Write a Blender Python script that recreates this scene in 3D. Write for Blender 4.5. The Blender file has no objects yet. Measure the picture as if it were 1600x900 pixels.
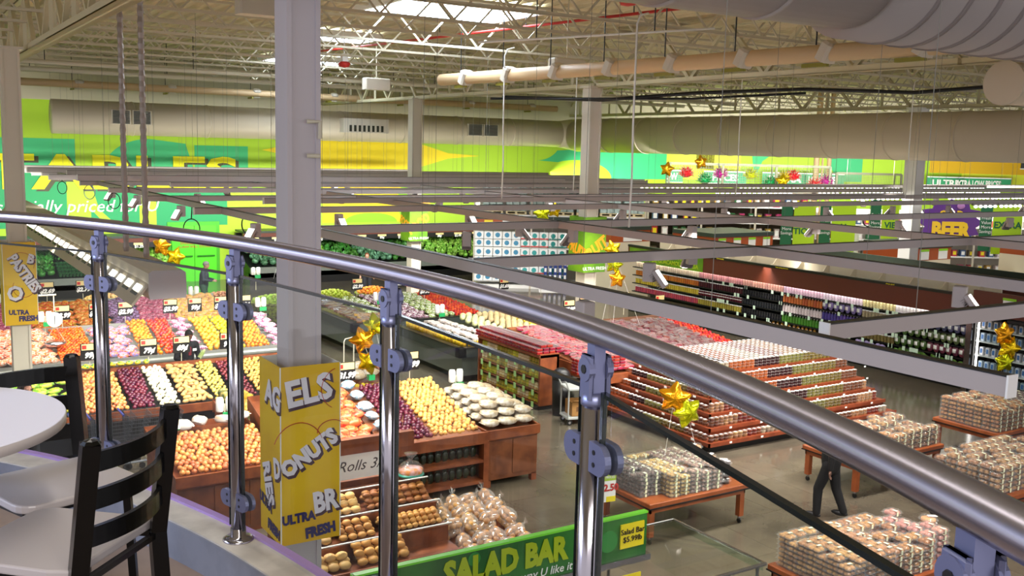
import bpy, math, random
from mathutils import Vector, Matrix
random.seed(7)
S = bpy.context.scene
COL = S.collection
PI = math.pi
R = math.radians

# ------------------------------------------------------------------ camera
# store axes: +y runs down the aisles (away, to the left of the picture), +x away to the right; z = 0 is the shop floor
CZ = 5.7
YAW, PITCH, ROLL = R(32.4), R(7.9), R(1.43)
fw = Vector((math.sin(YAW)*math.cos(PITCH), math.cos(YAW)*math.cos(PITCH), -math.sin(PITCH)))
r0 = Vector((math.cos(YAW), -math.sin(YAW), 0)); u0 = r0.cross(fw)
rt = r0*math.cos(ROLL) + u0*math.sin(ROLL); up = -r0*math.sin(ROLL) + u0*math.cos(ROLL)
cd = bpy.data.cameras.new('camera'); cam = bpy.data.objects.new('camera', cd); COL.objects.link(cam)
m = Matrix((rt, up, -fw)).transposed().to_4x4(); m.translation = (0, 0, CZ)
cam.matrix_world = m
cd.sensor_width = 36; cd.lens = 1560/1600*36; cd.clip_start = 0.05; cd.clip_end = 300
S.camera = cam

# ------------------------------------------------------------------ world, exposure, large lights
w = bpy.data.worlds.new('world'); S.world = w; w.use_nodes = True
w.node_tree.nodes['Background'].inputs[0].default_value = (0.98, 0.93, 1.0, 1)
w.node_tree.nodes['Background'].inputs[1].default_value = 1.0
S.view_settings.view_transform = 'Standard'; S.view_settings.look = 'None'
S.view_settings.exposure = 0.0; S.view_settings.gamma = 1.0; S.view_settings.use_curve_mapping = False

def area(name, loc, sx, sy, power, target=None, col=(1, 0.96, 0.9), spread=125):
    l = bpy.data.lights.new(name, 'AREA'); l.shape = 'RECTANGLE'; l.size = sx; l.size_y = sy
    l.energy = power; l.color = col; l.spread = R(spread)
    o = bpy.data.objects.new(name, l); COL.objects.link(o); o.location = loc
    if target is not None:
        o.rotation_euler = (Vector(target)-Vector(loc)).to_track_quat('-Z', 'Y').to_euler()
    return o
# area lights standing in for the track and case lamps, with added fills
area('track_lamps_onions', (6.2, 14.0, 3.4), 6, 1.2, 290, (6.0, 15.2, 1))
area('track_lamps_potatoes', (5.2, 18.3, 3.15), 6, 1.2, 300, (5, 19.5, 1))
area('track_lamps_citrus', (5.5, 22.9, 3.15), 8, 1.2, 290, (5.5, 24, 1))
area('track_lamps_melons', (13, 20, 4.1), 6, .8, 270, (13, 22, 1))
area('track_lamps_greens', (12, 30, 4.1), 16, 1, 800, (12, 33, 1))
area('track_lamps_berries', (15, 16.3, 4.1), 7, .8, 300, (15, 18, 1))
area('track_lamps_pyramid', (15.6, 12.6, 4.1), 7, .8, 460, (15.8, 14.5, 1))
area('track_lamps_cookies', (12.5, 10.2, 4.1), 9, .5, 300, (12.5, 11, .9))
area('track_lamps_near', (11, 6.6, 4.1), 7, .5, 200, (11, 7.8, .9))
area('track_lamps_rolls', (4.6, 12.1, 3.6), 3, .4, 110, (5, 10.6, .9))
area('back_wall_wash', (14, 36.2, 3.5), 26, 1, 800, (14, 41.5, 3.8), col=(1, 1, .9))  # added wash aimed at the mural wall, not hung on a track
area('track_lamps_far', (31, 27, 4.36), 26, 12, 1700, None)
area('far_wall_wash', (36, 34, 3.9), 26, 1.5, 1300, (42, 40, 4.5), col=(1, 1, .92))  # added light that brightens the angled far wall from below the tracks
area('roof_bounce_fill', (14, 20, 4.7), 30, 26, 330, (14, 20, 9), col=(1, .95, .8))  # unseen upward panel added in place of light bounced onto the ceiling
area('rail_highlight_strip', (0.9, 3.2, 8.3), 0.25, 7.5, 52, (0.9, 3.2, 4.2), col=(1, .93, .84))  # added out of view for the warm highlight along the handrail
area('cafe_side_window', (-5.5, 6.0, 7.0), 5.0, 1.5, 260, (0.9, 1.5, 5.0), col=(.58, .70, 1))  # no window here: blue panel added for the cool band on the rail
area('cafe_front_lamp', (-1.0, -1.5, 6.9), 2.5, 1.0, 65, (3.2, 8.6, 4.5), col=(1, .95, .92))  # unseen fill added behind the camera to lift the nearest column
area('cage_fill', (31.5, 29.5, 5.4), 12, .4, 260, (34.5, 34, 4.6), col=(1, 1, .95))  # added to brighten the bows and cages, turned away from the camera
area('case_lamps', (22.6, 21.3, 2.3), .3, 13, 160, (23.3, 21.3, .6))

# ------------------------------------------------------------------ helpers
def lin(c):
    if isinstance(c, str):
        c = [int(c[i:i+2], 16)/255 for i in (0, 2, 4)]
    return tuple(((x+.055)/1.055)**2.4 if x > .04045 else x/12.92 for x in c[:3]) + (1,)

MATS = {}
def mat(name, col, rough=.6, metal=0, vary=0, noise=0, nscale=8, emit=0, spec=.5, bump=0, alt=None):
    if name in MATS: return MATS[name]
    mt = bpy.data.materials.new(name); mt.use_nodes = True; nt = mt.node_tree; b = nt.nodes['Principled BSDF']
    c = lin(col)
    b.inputs['Base Color'].default_value = c; b.inputs['Roughness'].default_value = rough
    b.inputs['Metallic'].default_value = metal; b.inputs['Specular IOR Level'].default_value = spec
    if emit:
        b.inputs['Emission Color'].default_value = c; b.inputs['Emission Strength'].default_value = emit
    last = None
    if noise or alt:
        tc = nt.nodes.new('ShaderNodeTexCoord'); n = nt.nodes.new('ShaderNodeTexNoise'); n.inputs['Scale'].default_value = nscale
        n.inputs['Detail'].default_value = 4
        nt.links.new(tc.outputs['Object'], n.inputs['Vector'])
        mx = nt.nodes.new('ShaderNodeMix'); mx.data_type = 'RGBA'
        a2 = lin(alt) if alt else tuple(x*(1-noise) for x in c[:3])+(1,)
        mx.inputs['A'].default_value = c; mx.inputs['B'].default_value = a2
        rp = nt.nodes.new('ShaderNodeValToRGB'); rp.color_ramp.elements[0].position = .38; rp.color_ramp.elements[1].position = .62
        nt.links.new(n.outputs['Fac'], rp.inputs['Fac']); nt.links.new(rp.outputs['Color'], mx.inputs['Factor'])
        last = mx.outputs['Result']; nt.links.new(last, b.inputs['Base Color'])
        if bump:
            bp = nt.nodes.new('ShaderNodeBump'); bp.inputs['Strength'].default_value = bump; bp.inputs['Distance'].default_value = .02
            nt.links.new(n.outputs['Fac'], bp.inputs['Height']); nt.links.new(bp.outputs['Normal'], b.inputs['Normal'])
    if vary:
        oi = nt.nodes.new('ShaderNodeObjectInfo'); hs = nt.nodes.new('ShaderNodeHueSaturation')
        mr = nt.nodes.new('ShaderNodeMapRange'); mr.inputs['To Min'].default_value = 1-vary; mr.inputs['To Max'].default_value = 1+vary*.6
        nt.links.new(oi.outputs['Random'], mr.inputs['Value']); nt.links.new(mr.outputs['Result'], hs.inputs['Value'])
        mh = nt.nodes.new('ShaderNodeMath'); mh.operation = 'MULTIPLY_ADD'; mh.inputs[1].default_value = vary*.10; mh.inputs[2].default_value = .5-vary*.05
        nt.links.new(oi.outputs['Random'], mh.inputs[0]); nt.links.new(mh.outputs[0], hs.inputs['Hue'])
        hs.inputs['Color'].default_value = c
        if last: nt.links.new(last, hs.inputs['Color'])
        nt.links.new(hs.outputs['Color'], b.inputs['Base Color'])
    MATS[name] = mt
    return mt

def clear_mat(name, tint=(1, 1, 1), gloss=.12, rough=.05, haze=0, hazecol=(1, 1, 1)):
    """thin clear sheet: transparent with a glossy film, optionally a little milky"""
    if name in MATS: return MATS[name]
    mt = bpy.data.materials.new(name); mt.use_nodes = True; nt = mt.node_tree; nt.nodes.clear()
    out = nt.nodes.new('ShaderNodeOutputMaterial'); t = nt.nodes.new('ShaderNodeBsdfTransparent'); t.inputs[0].default_value = (*tint, 1)
    g = nt.nodes.new('ShaderNodeBsdfGlossy'); g.inputs['Roughness'].default_value = rough
    fr = nt.nodes.new('ShaderNodeLayerWeight'); fr.inputs['Blend'].default_value = .5
    pw = nt.nodes.new('ShaderNodeMath'); pw.operation = 'POWER'; pw.inputs[1].default_value = 4; nt.links.new(fr.outputs['Facing'], pw.inputs[0])
    ad = nt.nodes.new('ShaderNodeMath'); ad.operation = 'MULTIPLY_ADD'; ad.inputs[1].default_value = .35; ad.inputs[2].default_value = gloss*.3; ad.use_clamp = True
    nt.links.new(pw.outputs[0], ad.inputs[0])
    mx = nt.nodes.new('ShaderNodeMixShader'); nt.links.new(ad.outputs[0], mx.inputs[0])
    nt.links.new(t.outputs[0], mx.inputs[1]); nt.links.new(g.outputs[0], mx.inputs[2])
    last = mx
    if haze:
        d = nt.nodes.new('ShaderNodeBsdfDiffuse'); d.inputs[0].default_value = (*hazecol, 1)
        m2 = nt.nodes.new('ShaderNodeMixShader'); m2.inputs[0].default_value = haze
        nt.links.new(mx.outputs[0], m2.inputs[1]); nt.links.new(d.outputs[0], m2.inputs[2]); last = m2
    nt.links.new(last.outputs[0], out.inputs[0])
    MATS[name] = mt
    return mt

class MB:
    def __init__(s): s.v = []; s.f = []; s.m = []; s.k = 0
    def mat(s, k): s.k = k; return s
    def add(s, vs, fs):
        n = len(s.v); s.v += [tuple(p) for p in vs]; s.f += [tuple(i+n for i in q) for q in fs]; s.m += [s.k]*len(fs); return s
    def box(s, x0, y0, z0, x1, y1, z1):
        return s.add([(x0,y0,z0),(x1,y0,z0),(x1,y1,z0),(x0,y1,z0),(x0,y0,z1),(x1,y0,z1),(x1,y1,z1),(x0,y1,z1)],
                     [(0,3,2,1),(4,5,6,7),(0,1,5,4),(1,2,6,5),(2,3,7,6),(3,0,4,7)])
    def rbox(s, c, sx, sy, sz, M=None, bev=0):
        """box about c, optional matrix, optional chamfered vertical look"""
        M = M or Matrix.Identity(3); c = Vector(c); hx, hy, hz = sx/2, sy/2, sz/2
        if bev:
            b = bev; ring = [(hx-b,-hy),(hx,-hy+b),(hx,hy-b),(hx-b,hy),(-hx+b,hy),(-hx,hy-b),(-hx,-hy+b),(-hx+b,-hy)]
            rs = [(-hz, .0), (hz-b, .0), (hz, b)]
            vs = []
            for z, ins in rs:
                for x, y in ring: vs.append(c+M@Vector((x-math.copysign(ins, x), y-math.copysign(ins, y), z)))
            fs = [tuple(range(7,-1,-1)), tuple(range(16,24))]
            for k in (0, 1):
                for i in range(8): fs.append((k*8+i, k*8+(i+1) % 8, k*8+8+(i+1) % 8, k*8+8+i))
            return s.add(vs, fs)
        vs = [c+M@Vector(p) for p in ((-hx,-hy,-hz),(hx,-hy,-hz),(hx,hy,-hz),(-hx,hy,-hz),(-hx,-hy,hz),(hx,-hy,hz),(hx,hy,hz),(-hx,hy,hz))]
        return s.add(vs, [(0,3,2,1),(4,5,6,7),(0,1,5,4),(1,2,6,5),(2,3,7,6),(3,0,4,7)])
    def tube(s, pts, r, n=8, caps=True, flat=None):
        pts = [Vector(p) for p in pts]; rr = r if isinstance(r, (list, tuple)) else [r]*len(pts)
        prev = None; rings = []
        for i, p in enumerate(pts):
            d = (pts[min(i+1, len(pts)-1)]-pts[max(i-1, 0)]).normalized()
            if prev is None:
                a = d.orthogonal().normalized()
                if abs(d.z) < .9: a = d.cross(Vector((0,0,1))).normalized()
            else: a = (prev-d*prev.dot(d)).normalized()
            prev = a; b = d.cross(a)
            rings.append([p+a*math.cos(t)*rr[i]+b*math.sin(t)*rr[i]*(flat or 1) for t in [2*PI*(j+.5)/n for j in range(n)]])
        vs = [q for g in rings for q in g]; fs = []
        for i in range(len(pts)-1):
            for j in range(n): fs.append((i*n+j, i*n+(j+1) % n, (i+1)*n+(j+1) % n, (i+1)*n+j))
        if caps: fs += [tuple(range(n-1,-1,-1)), tuple(range((len(pts)-1)*n, len(pts)*n))]
        return s.add(vs, fs)
    def ball(s, c, rx, ry=None, rz=None, n=8, k=6, M=None, fn=None):
        ry = ry or rx; rz = rz or rx; c = Vector(c); M = M or Matrix.Identity(3)
        vs = [c+M@Vector((0,0,rz))]
        for i in range(1, k):
            a = PI*i/k
            for j in range(n):
                t = 2*PI*j/n; p = Vector((math.sin(a)*math.cos(t)*rx, math.sin(a)*math.sin(t)*ry, math.cos(a)*rz))
                if fn: p = fn(p)
                vs.append(c+M@p)
        vs.append(c+M@Vector((0,0,-rz))); L = len(vs)-1; fs = []
        for j in range(n):
            fs.append((0, 1+j, 1+(j+1) % n)); fs.append((L, L-n+(j+1) % n, L-n+j))
        for i in range(k-2):
            for j in range(n): a = 1+i*n+j; b = 1+i*n+(j+1) % n; fs.append((a, a+n, b+n, b))
        return s.add(vs, fs)
    def lathe(s, c, prof, n=12):
        c = Vector(c); vs = []; fs = []
        for r, z in prof:
            for j in range(n): t = 2*PI*j/n; vs.append(c+Vector((r*math.cos(t), r*math.sin(t), z)))
        for i in range(len(prof)-1):
            for j in range(n): fs.append((i*n+j, i*n+(j+1) % n, (i+1)*n+(j+1) % n, (i+1)*n+j))
        fs += [tuple(range(n-1,-1,-1)), tuple(range((len(prof)-1)*n, len(prof)*n))]
        return s.add(vs, fs)
    def prism(s, poly, axis, a, b):
        """extrude a 2-D polygon along axis 'x','y' or 'z' from a to b"""
        def P(u, v, t): return {'x': (t, u, v), 'y': (u, t, v), 'z': (u, v, t)}[axis]
        n = len(poly); vs = [P(u, v, a) for u, v in poly]+[P(u, v, b) for u, v in poly]
        return s.add(vs, [tuple(range(n-1,-1,-1)), tuple(range(n, 2*n))]+[(i, (i+1) % n, n+(i+1) % n, n+i) for i in range(n)])
    def mesh(s, name, mats, smooth=False):
        me = bpy.data.meshes.new(name); me.from_pydata(s.v, [], s.f)
        for t in (mats if isinstance(mats, (list, tuple)) else [mats]): me.materials.append(t)
        me.polygons.foreach_set('material_index', s.m)
        if smooth: me.polygons.foreach_set('use_smooth', [True]*len(s.f))
        me.update(); return me
    def build(s, name, mats, parent=None, smooth=False):
        return put(name, s.mesh(name, mats, smooth), parent)

def put(name, me, parent=None, loc=None, rot=None, sc=None):
    o = bpy.data.objects.new(name, me); COL.objects.link(o)
    if parent: o.parent = parent
    if loc is not None: o.location = loc
    if rot is not None: o.rotation_euler = rot
    if sc is not None: o.scale = sc if isinstance(sc, (tuple, list)) else (sc, sc, sc)
    return o
def tag(o, label, cat, group=None, kind=None):
    o['label'] = label; o['category'] = cat
    if group: o['group'] = group
    if kind: o['kind'] = kind
    return o
def thing(name, label, cat, loc=(0,0,0), rz=0, group=None):
    return tag(put(name, None, None, loc, (0,0,rz)), label, cat, group)
def struct(o): o['kind'] = 'structure'; return o
def copy_tree(o, parent=None):
    c = o.copy(); COL.objects.link(c); c.parent = parent
    for ch in list(o.children): copy_tree(ch, c)
    return c
TEXTS = []
def text(s, size, m, loc, rot, parent=None, name='lettering', ext=.003, align='CENTER', sx=1, shear=0, bold=0):
    cu = bpy.data.curves.new(name, 'FONT'); cu.body = s; cu.size = size; cu.extrude = ext; cu.align_x = align; cu.align_y = 'CENTER'
    cu.shear = shear; cu.offset = bold; cu.resolution_u = 2
    o = put(name, cu, parent, loc, rot); o.scale = (sx, 1, 1); TEXTS.append((o, m))
    return o
FRONT = (PI/2, 0, 0)            # text facing -y
LEFT = (PI/2, 0, -PI/2)         # text facing -x

# common materials
white = mat('white_plastic', 'f2f2ee', .4); black = mat('black_plastic', '0c0c0d', .4); wood = mat('cherry_wood', '8a4a26', .45, alt='70361a', nscale=5)
woodd = mat('wood_panel', '7a4524', .5, alt='5c2f16', nscale=4); chrome = mat('brushed_steel', 'b9b7bb', .22, 1)
cream = mat('cream_paint', 'cfc6b4', .5); tan = mat('tan_card', 'e6cf8e', .6); redm = mat('red_print', 'c02a22', .5)
green = mat('green_print', '2a8a4a', .5); rubber = mat('rubber', '111111', .7); darkgrey = mat('dark_case', '3a403c', .35)
greym = mat('grey_case', '6e746c', .4); yellowp = mat('yellow_print', 'f2dc1a', .5); steel = mat('roof_steel', 'c8c0a8', .55)
clear = clear_mat('clear_plastic', gloss=.10, rough=.22, haze=.05); glass = clear_mat('glass_pane', tint=(.97, .99, .975), gloss=.03, rough=.01)
# ================================================================== structure
def floor_mat():
    mt = bpy.data.materials.new('polished_concrete'); mt.use_nodes = True; nt = mt.node_tree; b = nt.nodes['Principled BSDF']
    tc = nt.nodes.new('ShaderNodeTexCoord'); n = nt.nodes.new('ShaderNodeTexNoise'); n.inputs['Scale'].default_value = .55; n.inputs['Detail'].default_value = 9; n.inputs['Roughness'].default_value = .68
    nt.links.new(tc.outputs['Object'], n.inputs['Vector'])
    r = nt.nodes.new('ShaderNodeValToRGB'); r.color_ramp.elements[0].position = .3; r.color_ramp.elements[0].color = lin('4c453c'); r.color_ramp.elements[1].position = .72; r.color_ramp.elements[1].color = lin('6f6656')
    nt.links.new(n.outputs['Fac'], r.inputs['Fac'])
    br = nt.nodes.new('ShaderNodeTexBrick'); br.offset = 0; br.inputs['Scale'].default_value = 1; br.inputs['Mortar Size'].default_value = .006
    br.inputs['Brick Width'].default_value = 1.2; br.inputs['Row Height'].default_value = 1.2; br.inputs['Color1'].default_value = (1,1,1,1); br.inputs['Color2'].default_value = (.86,.85,.84,1); br.inputs['Mortar'].default_value = (.62,.6,.58,1)
    nt.links.new(tc.outputs['Object'], br.inputs['Vector'])
    mx = nt.nodes.new('ShaderNodeMix'); mx.data_type = 'RGBA'; mx.blend_type = 'MULTIPLY'; mx.inputs['Factor'].default_value = 1
    nt.links.new(r.outputs['Color'], mx.inputs['A']); nt.links.new(br.outputs['Color'], mx.inputs['B']); nt.links.new(mx.outputs['Result'], b.inputs['Base Color'])
    b.inputs['Roughness'].default_value = .13; b.inputs['Specular IOR Level'].default_value = .5
    return mt
struct(MB().box(-14, -8, -.1, 66, 50, 0).build('floor', floor_mat()))

limes = mat('lime_paint', 'a8d02a', .6); limed = mat('leaf_green_paint', '8fd01c', .6); teal = mat('teal_green_paint', '1a9a5c', .6)
tealw = mat('pale_teal_paint', '3cb878', .6); ywall = mat('yellow_paint', 'f7dc10', .6); bright = mat('lemon_paint', 'f5f000', .6); dkg = mat('shadow_grey_paint', '4a4a30', .6)
orangew = mat('amber_paint', 'e0b010', .6)
YW = 41.5
wb = struct(MB().box(-14, YW, 0, 36, YW+.2, 9.2).build('wall_back', limes))
def mural(name, m, z_order, polys):
    b = MB()
    for p in polys: b.prism(p, 'y', YW-.012*z_order, YW+.02)
    o = b.build(name, m, wb); return o
def arc(cx, cy, rx, ry, a0, a1, n=16): return [(cx+rx*math.cos(R(a0+(a1-a0)*i/n)), cy+ry*math.sin(R(a0+(a1-a0)*i/n))) for i in range(n+1)]
# large letter shadows behind the words, a yellow flare and leaf shapes
mural('painted_teal_band', teal, 1, [[(-14,2.3),(8.9,2.3),(8.9,4.45),(-14,4.45)], [(9.3,2.3),(12.2,2.3),(12.2,4.0),(9.3,4.0)]])
mural('painted_shadow_letters', tealw, 1, [[(3.0,4.5),(7.4,4.5),(7.4,5.35),(3.0,5.35)], arc(9.2,4.5,1.3,.98,180,90)+[(10.6,5.45),(10.6,4.5)], [(11.6,4.5),(14.6,4.5),(14.6,5.5),(11.6,5.5)]][:0] or
      [[(1.0,4.45),(6.4,4.45),(6.4,5.68),(1.0,5.68)], arc(9.15,4.45,1.75,1.3,180,88)+[(10.55,5.6),(10.9,4.45)], [(11.5,4.45),(14.3,4.45),(14.3,5.6),(11.5,5.6)][:0] or [(10.9,4.45),(13.1,4.45),(13.1,5.55),(10.9,5.55)]])
mural('painted_lime_strips', limes, 2, [[(6.05,2.3),(6.9,2.3),(6.9,4.45),(6.05,4.45)], [(6.9,4.1),(7.2,3.0),(7.9,2.3),(7.5,2.3),(6.9,3.0)], [(8.7,2.3),(9.35,2.3),(9.35,4.45),(8.7,4.45)]])
mural('painted_yellow_flare', ywall, 1, [[(16.4,2.3),(20.6,2.3),(20.6,6.9),(16.4,6.9)], [(13.7,5.42),(14.6,5.25),(15.4,4.95),(16.4,4.5),(16.4,6.5),(15.6,5.95),(14.6,5.6)]])
mural('painted_yellow_tip', ywall, 2, [[(17.0,4.6),(21.4,4.6),(21.4,6.2),(17.0,6.2)]][:0] or [[(20.6,6.0),(22.6,5.45),(24.3,5.35),(22.6,5.2),(21.2,4.8),(20.6,4.5)]])
mural('painted_leaf_circle', limed, 2, [arc(18.7,2.3,1.3,.42,180,0), arc(20.9,3.2,.9,1.1,90,270)])
mural('painted_teal_curve', tealw, 1, [[(27.6,5.2)]+arc(27.6,6.2,1.4,1.0,270,330)[1:]+[(36,6.2),(36,4.3),(32.3,4.3)]+arc(30.0,4.3,2.3,.95,0,120)])
text('VEGETABLES', 1.8, bright, (12.65, YW-.05, 4.36), FRONT, wb, 'painted_lettering', .02, 'RIGHT', sx=1.6, bold=.045)
text('VEGETABLES', 1.8, dkg, (12.8, YW-.03, 4.28), FRONT, wb, 'painted_lettering_shadow', .01, 'RIGHT', sx=1.6, bold=.045)
text('specially priced for U', .68, white, (3.55, YW-.05, 3.1), FRONT, wb, 'painted_script', .01, 'LEFT', shear=.25)

# far wall, square to the building's angled end
FP = Vector((31.9, 45.4)); FD = Vector((math.cos(-YAW), math.sin(-YAW))); FA = -YAW
def fpt(px_s, off=0): p = FP+FD*px_s; n = Vector((FD.y, -FD.x)); return p+n*off
wfo = put('wall_far', None, None, (FP.x, FP.y, 0), (0, 0, FA))
wf = MB().box(-4, 0, 0, 42, .2, 9.2).build('wall_far', limes)
bpy.data.objects.remove(wfo); wf.location = (FP.x, FP.y, 0); wf.rotation_euler = (0, 0, FA); struct(wf)
struct(MB().box(-4,-.03,7.2,42,0,9.2).build('trim_4', steel, wf)); struct(MB().box(-14,YW-.03,7.12,36,YW,9.2).build('trim_5', steel, wb))
def fm(name, m, zo, polys):
    b = MB()
    for p in polys: b.prism(p, 'y', -.012*zo, .02)
    return b.build(name, m, wf)
fm('painted_teal_leaf', tealw, 1, [[(-3.9,6.5),(0.6,6.5),(4.2,6.5),(5.2,5.9),(4.6,5.6)]+arc(2.8,4.4,1.8,1.5,60,180)+[(.2,4.4)]+arc(-2.0,4.4,2.0,1.2,0,120), [(10.3,6.5),(12.5,6.5),(11.0,5.4),(10.6,4.4)], [(14.0,6.5),(16.5,6.5),(16.5,4.4),(15.2,4.4)]])
fm('painted_amber_block', orangew, 1, [[(20.2,5.0),(29.5,5.0),(29.5,6.7),(20.2,6.7)]])
fm('painted_lemon_block', mat('pale_lemon_paint', 'e6ee3a', .6), 2, [[(22.0,4.2),(34.0,4.2),(34.0,5.0),(22.0,5.0)], [(4.6,4.3),(9.8,4.3),(9.8,6.7),(6.0,6.7)]])
fm('painted_brown_doorway', mat('brown_recess', '6d5a1c', .7), 2, [[(7.35,4.9),(8.35,4.9),(8.35,6.7),(7.35,6.7)]])
fm('painted_leaf_block', limed, 3, [[(27.3,5.2),(28.2,5.2),(28.2,6.7),(27.3,6.7)], [(29.9,5.0),(33,5.0),(33,6.7),(29.9,6.7)]])
for i, x in enumerate((25.2, 27.2, 29.0)[:3]):
    wn = MB().box(x, -.06, 5.35, x+1.35, 0, 5.95).build('window_%d' % (i+1), mat('dark_window', '20261c', .2), wf); struct(wn)
    MB().box(x+.62, -.09, 5.35, x+.70, -.055, 5.95).box(x-.05, -.09, 5.3, x+1.4, -.055, 5.36).build('window_frame', white, wn)
# banners LOW PRICES along the far wall
banner = mat('banner_green', '2f9a66', .5)
for i, (x, s, wd) in enumerate(((-6.6, 'LOW PRICES', 2.4), (-3.2, 'ULTRA', 2.4), (-.3, 'LOW PRICES', 2.5), (4.0, 'ULTRA LOW', 2.6), (7.6, 'PRICES', 2.3), (10.8, 'EXTRA', 2.4), (12.9, 'LOW PRICES', 2.3), (19.6, 'ULTRA', 2.1), (21.3, 'EXTRA LOW PRICES', 3.6))):
    p = fpt(x+1.2, .9)
    t = thing('hanging_banner', 'green banner reading %s before the lime far wall, banner %s from left' % (s, ['one','two','three','four','five','six','seven','eight','nine'][i]), 'banner', (p.x, p.y, 4.5), FA, 'banners on the far wall')
    MB().box(-wd/2, -.03, -.36, wd/2, .03, .32).build('panel', banner, t)
    MB().box(-wd/2, -.04, .26, wd/2, .04, .32).box(-wd/2, -.04, -.36, wd/2, .04, -.32).build('rail', white, t)
    text(s, .5, white, (0, -.05, -.05), FRONT, t, 'lettering', .01, sx=wd/(len(s)*.36)*.88, bold=.015)

# green double door in the back wall, exit sign
dg = mat('door_green', '4fd410', .45)
d = struct(MB().box(9.75, YW-.06, 0, 11.85, YW, 2.45).build('door_1', mat('door_frame_green', '3fae12', .5)))
MB().box(9.9, YW-.12, 0, 10.79, YW-.05, 2.3).box(10.81, YW-.12, 0, 11.7, YW-.05, 2.3).build('door_leaf', dg, d)
MB().tube([(9.98,YW-.2,1.05),(10.7,YW-.2,1.05)], .03).tube([(10.9,YW-.2,1.05),(11.6,YW-.2,1.05)], .03).build('door_handle', mat('dark_green', '1f7a14', .4), d)
text('EMERGENCY EXIT\nALARM WILL SOUND', .14, redm, (10.8, YW-.13, 1.5), FRONT, d, 'notice', .004)
t = thing('exit_sign', 'white exit sign with red letters high on the lime back wall', 'exit sign', (23.0, YW-.08, 3.35))
MB().box(-.3,-.05,-.17,.3,.05,.17).build('case', white, t); text('EXIT', .3, redm, (0,-.06,0), FRONT, t)

# ceiling: ribbed steel deck on trusses
ZD = 8.85
b = MB(); x = -12.0
while x < 66:
    b.add([(x,-6,ZD+.06),(x+.18,-6,ZD+.06),(x+.22,-6,ZD),(x+.30,-6,ZD),(x+.34,-6,ZD+.06),(x,50,ZD+.06),(x+.18,50,ZD+.06),(x+.22,50,ZD),(x+.30,50,ZD),(x+.34,50,ZD+.06)],
          [(i,i+1,i+6,i+5) for i in range(4)]); x += .34
struct(b.build('ceiling', mat('deck_cream', 'cfc3a0', .7)))

def truss_meshes(L, H, ch, wb_, step, vert=False):
    """chords and webs of a truss lying along local x from 0 to L, bottom chord at z 0"""
    a = MB(); a.box(0,-ch,0,L,-ch*.15,ch*.9).box(0,ch*.15,0,L,ch,ch*.9)
    a.box(0,-ch*1.0,0,L,ch*1.0,ch*.18)
    t = MB(); t.box(0,-ch,H-ch*.9,L,-ch*.15,H).box(0,ch*.15,H-ch*.9,L,ch,H)
    c = MB(); n = int(L/step); s = L/n
    for i in range(n):
        z0, z1 = (ch*.5, H-ch*.5) if i % 2 == 0 else (H-ch*.5, ch*.5)
        c.tube([(i*s,0,z0),((i+1)*s,0,z1)], wb_, 4)
        if vert and i % 2: c.tube([(i*s,0,z0),(i*s,0,z1)], wb_, 4)
    return a, t, c
def truss(name, label, cat, group, ms, loc, rz):
    t = thing(name, label, cat, loc, rz, group)
    for nm, me in zip(('bottom_chord', 'top_chord', 'web'), ms): put(nm, me, t)
    return t
jm = [x.mesh('joist', steel) for x in truss_meshes(13.2, .80, .058, .024, .72)]
first = None
for sx in range(5):
    for k in range(17):
        X = -10+13.2*sx; Y = 6.3+2.05*k
        if sx == 4 and Y > 36 or sx == 3 and Y > 38: continue
        if sx == 0 and Y < 20: continue
        if first is None: first = truss('roof_joist', 'thin cream open-web steel joist under the ribbed roof deck', 'joist', 'open-web roof joists', jm, (X, Y, 7.98), 0)
        else:
            o = copy_tree(first); o.location = (X, Y, 7.98)
gm = [x.mesh('girder', mat('girder_cream', 'c9c09c', .5)) for x in truss_meshes(10.62, 1.32, .13, .06, 1.15, True)]
g0 = None
for X, wh in ((2.7, 'leftmost'), (16.4, 'middle'), (29.6, 'right-hand'), (42.8, 'farthest right')):
    for k in range(4):
        Y = .4+10.7*k
        if X < 4 and k == 0: continue
        lab = 'heavy cream truss girder, %s row over the shop, bay %s from the camera' % (wh, ['nearest', 'second', 'third', 'farthest'][k])
        if g0 is None: g0 = truss('truss_girder', lab, 'girder', 'main roof girders', gm, (X, Y, 7.38), PI/2)
        else:
            o = copy_tree(g0); o.location = (X, Y, 7.38); o['label'] = lab
# sprinkler and roof pipes
pipe = mat('pipe_peach', 'd8b98c', .5); pipew = mat('pipe_cream', 'd6cfb8', .5)
def hanging_pipe(name, label, cat, a, b_, r, m, n=6, z=8.8, brk=True):
    a = Vector(a); b_ = Vector(b_); t = thing(name, label, cat, a)
    MB().tube([(0,0,0), b_-a], r, 12).build('pipe', m, t, True)
    for i in range(n):
        p = (b_-a)*((i+.5)/n)
        q = MB().tube([p+Vector((0,0,r)), Vector((p.x,p.y,z-a.z))], .012, 6)
        q.build('hanger_rod', black, t)
        if brk:
            MB().rbox(p+Vector((0,0,-r-.04)), .06, .5, .06).build('bracket', mat('olive_bracket', '8a8426', .5), t)
            u = (b_-a).normalized()
            MB().rbox(p+u*.25+Vector((-.02,0,.02)), r*2.3, .22, r*2.3, Matrix.Rotation(.5, 3, 'X'), .04).build('coupling', cream, t)
hanging_pipe('drain_pipe', 'peach coloured insulated pipe with white couplings under the roof', 'pipe', (11.5,21.5,7.3), (12.75,8.6,7.3), .135, pipe, 8)
hanging_pipe('drain_pipe', 'long peach coloured pipe just above the back duct', 'pipe', (-2,37.6,7.55), (26,37.6,7.55), .13, pipe, 9)
hanging_pipe('sprinkler_pipe', 'thin cream sprinkler pipe running above the peach pipe near the back wall', 'pipe', (-2,33.6,7.75), (30,33.6,7.75), .07, pipew, 8, brk=False)
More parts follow.
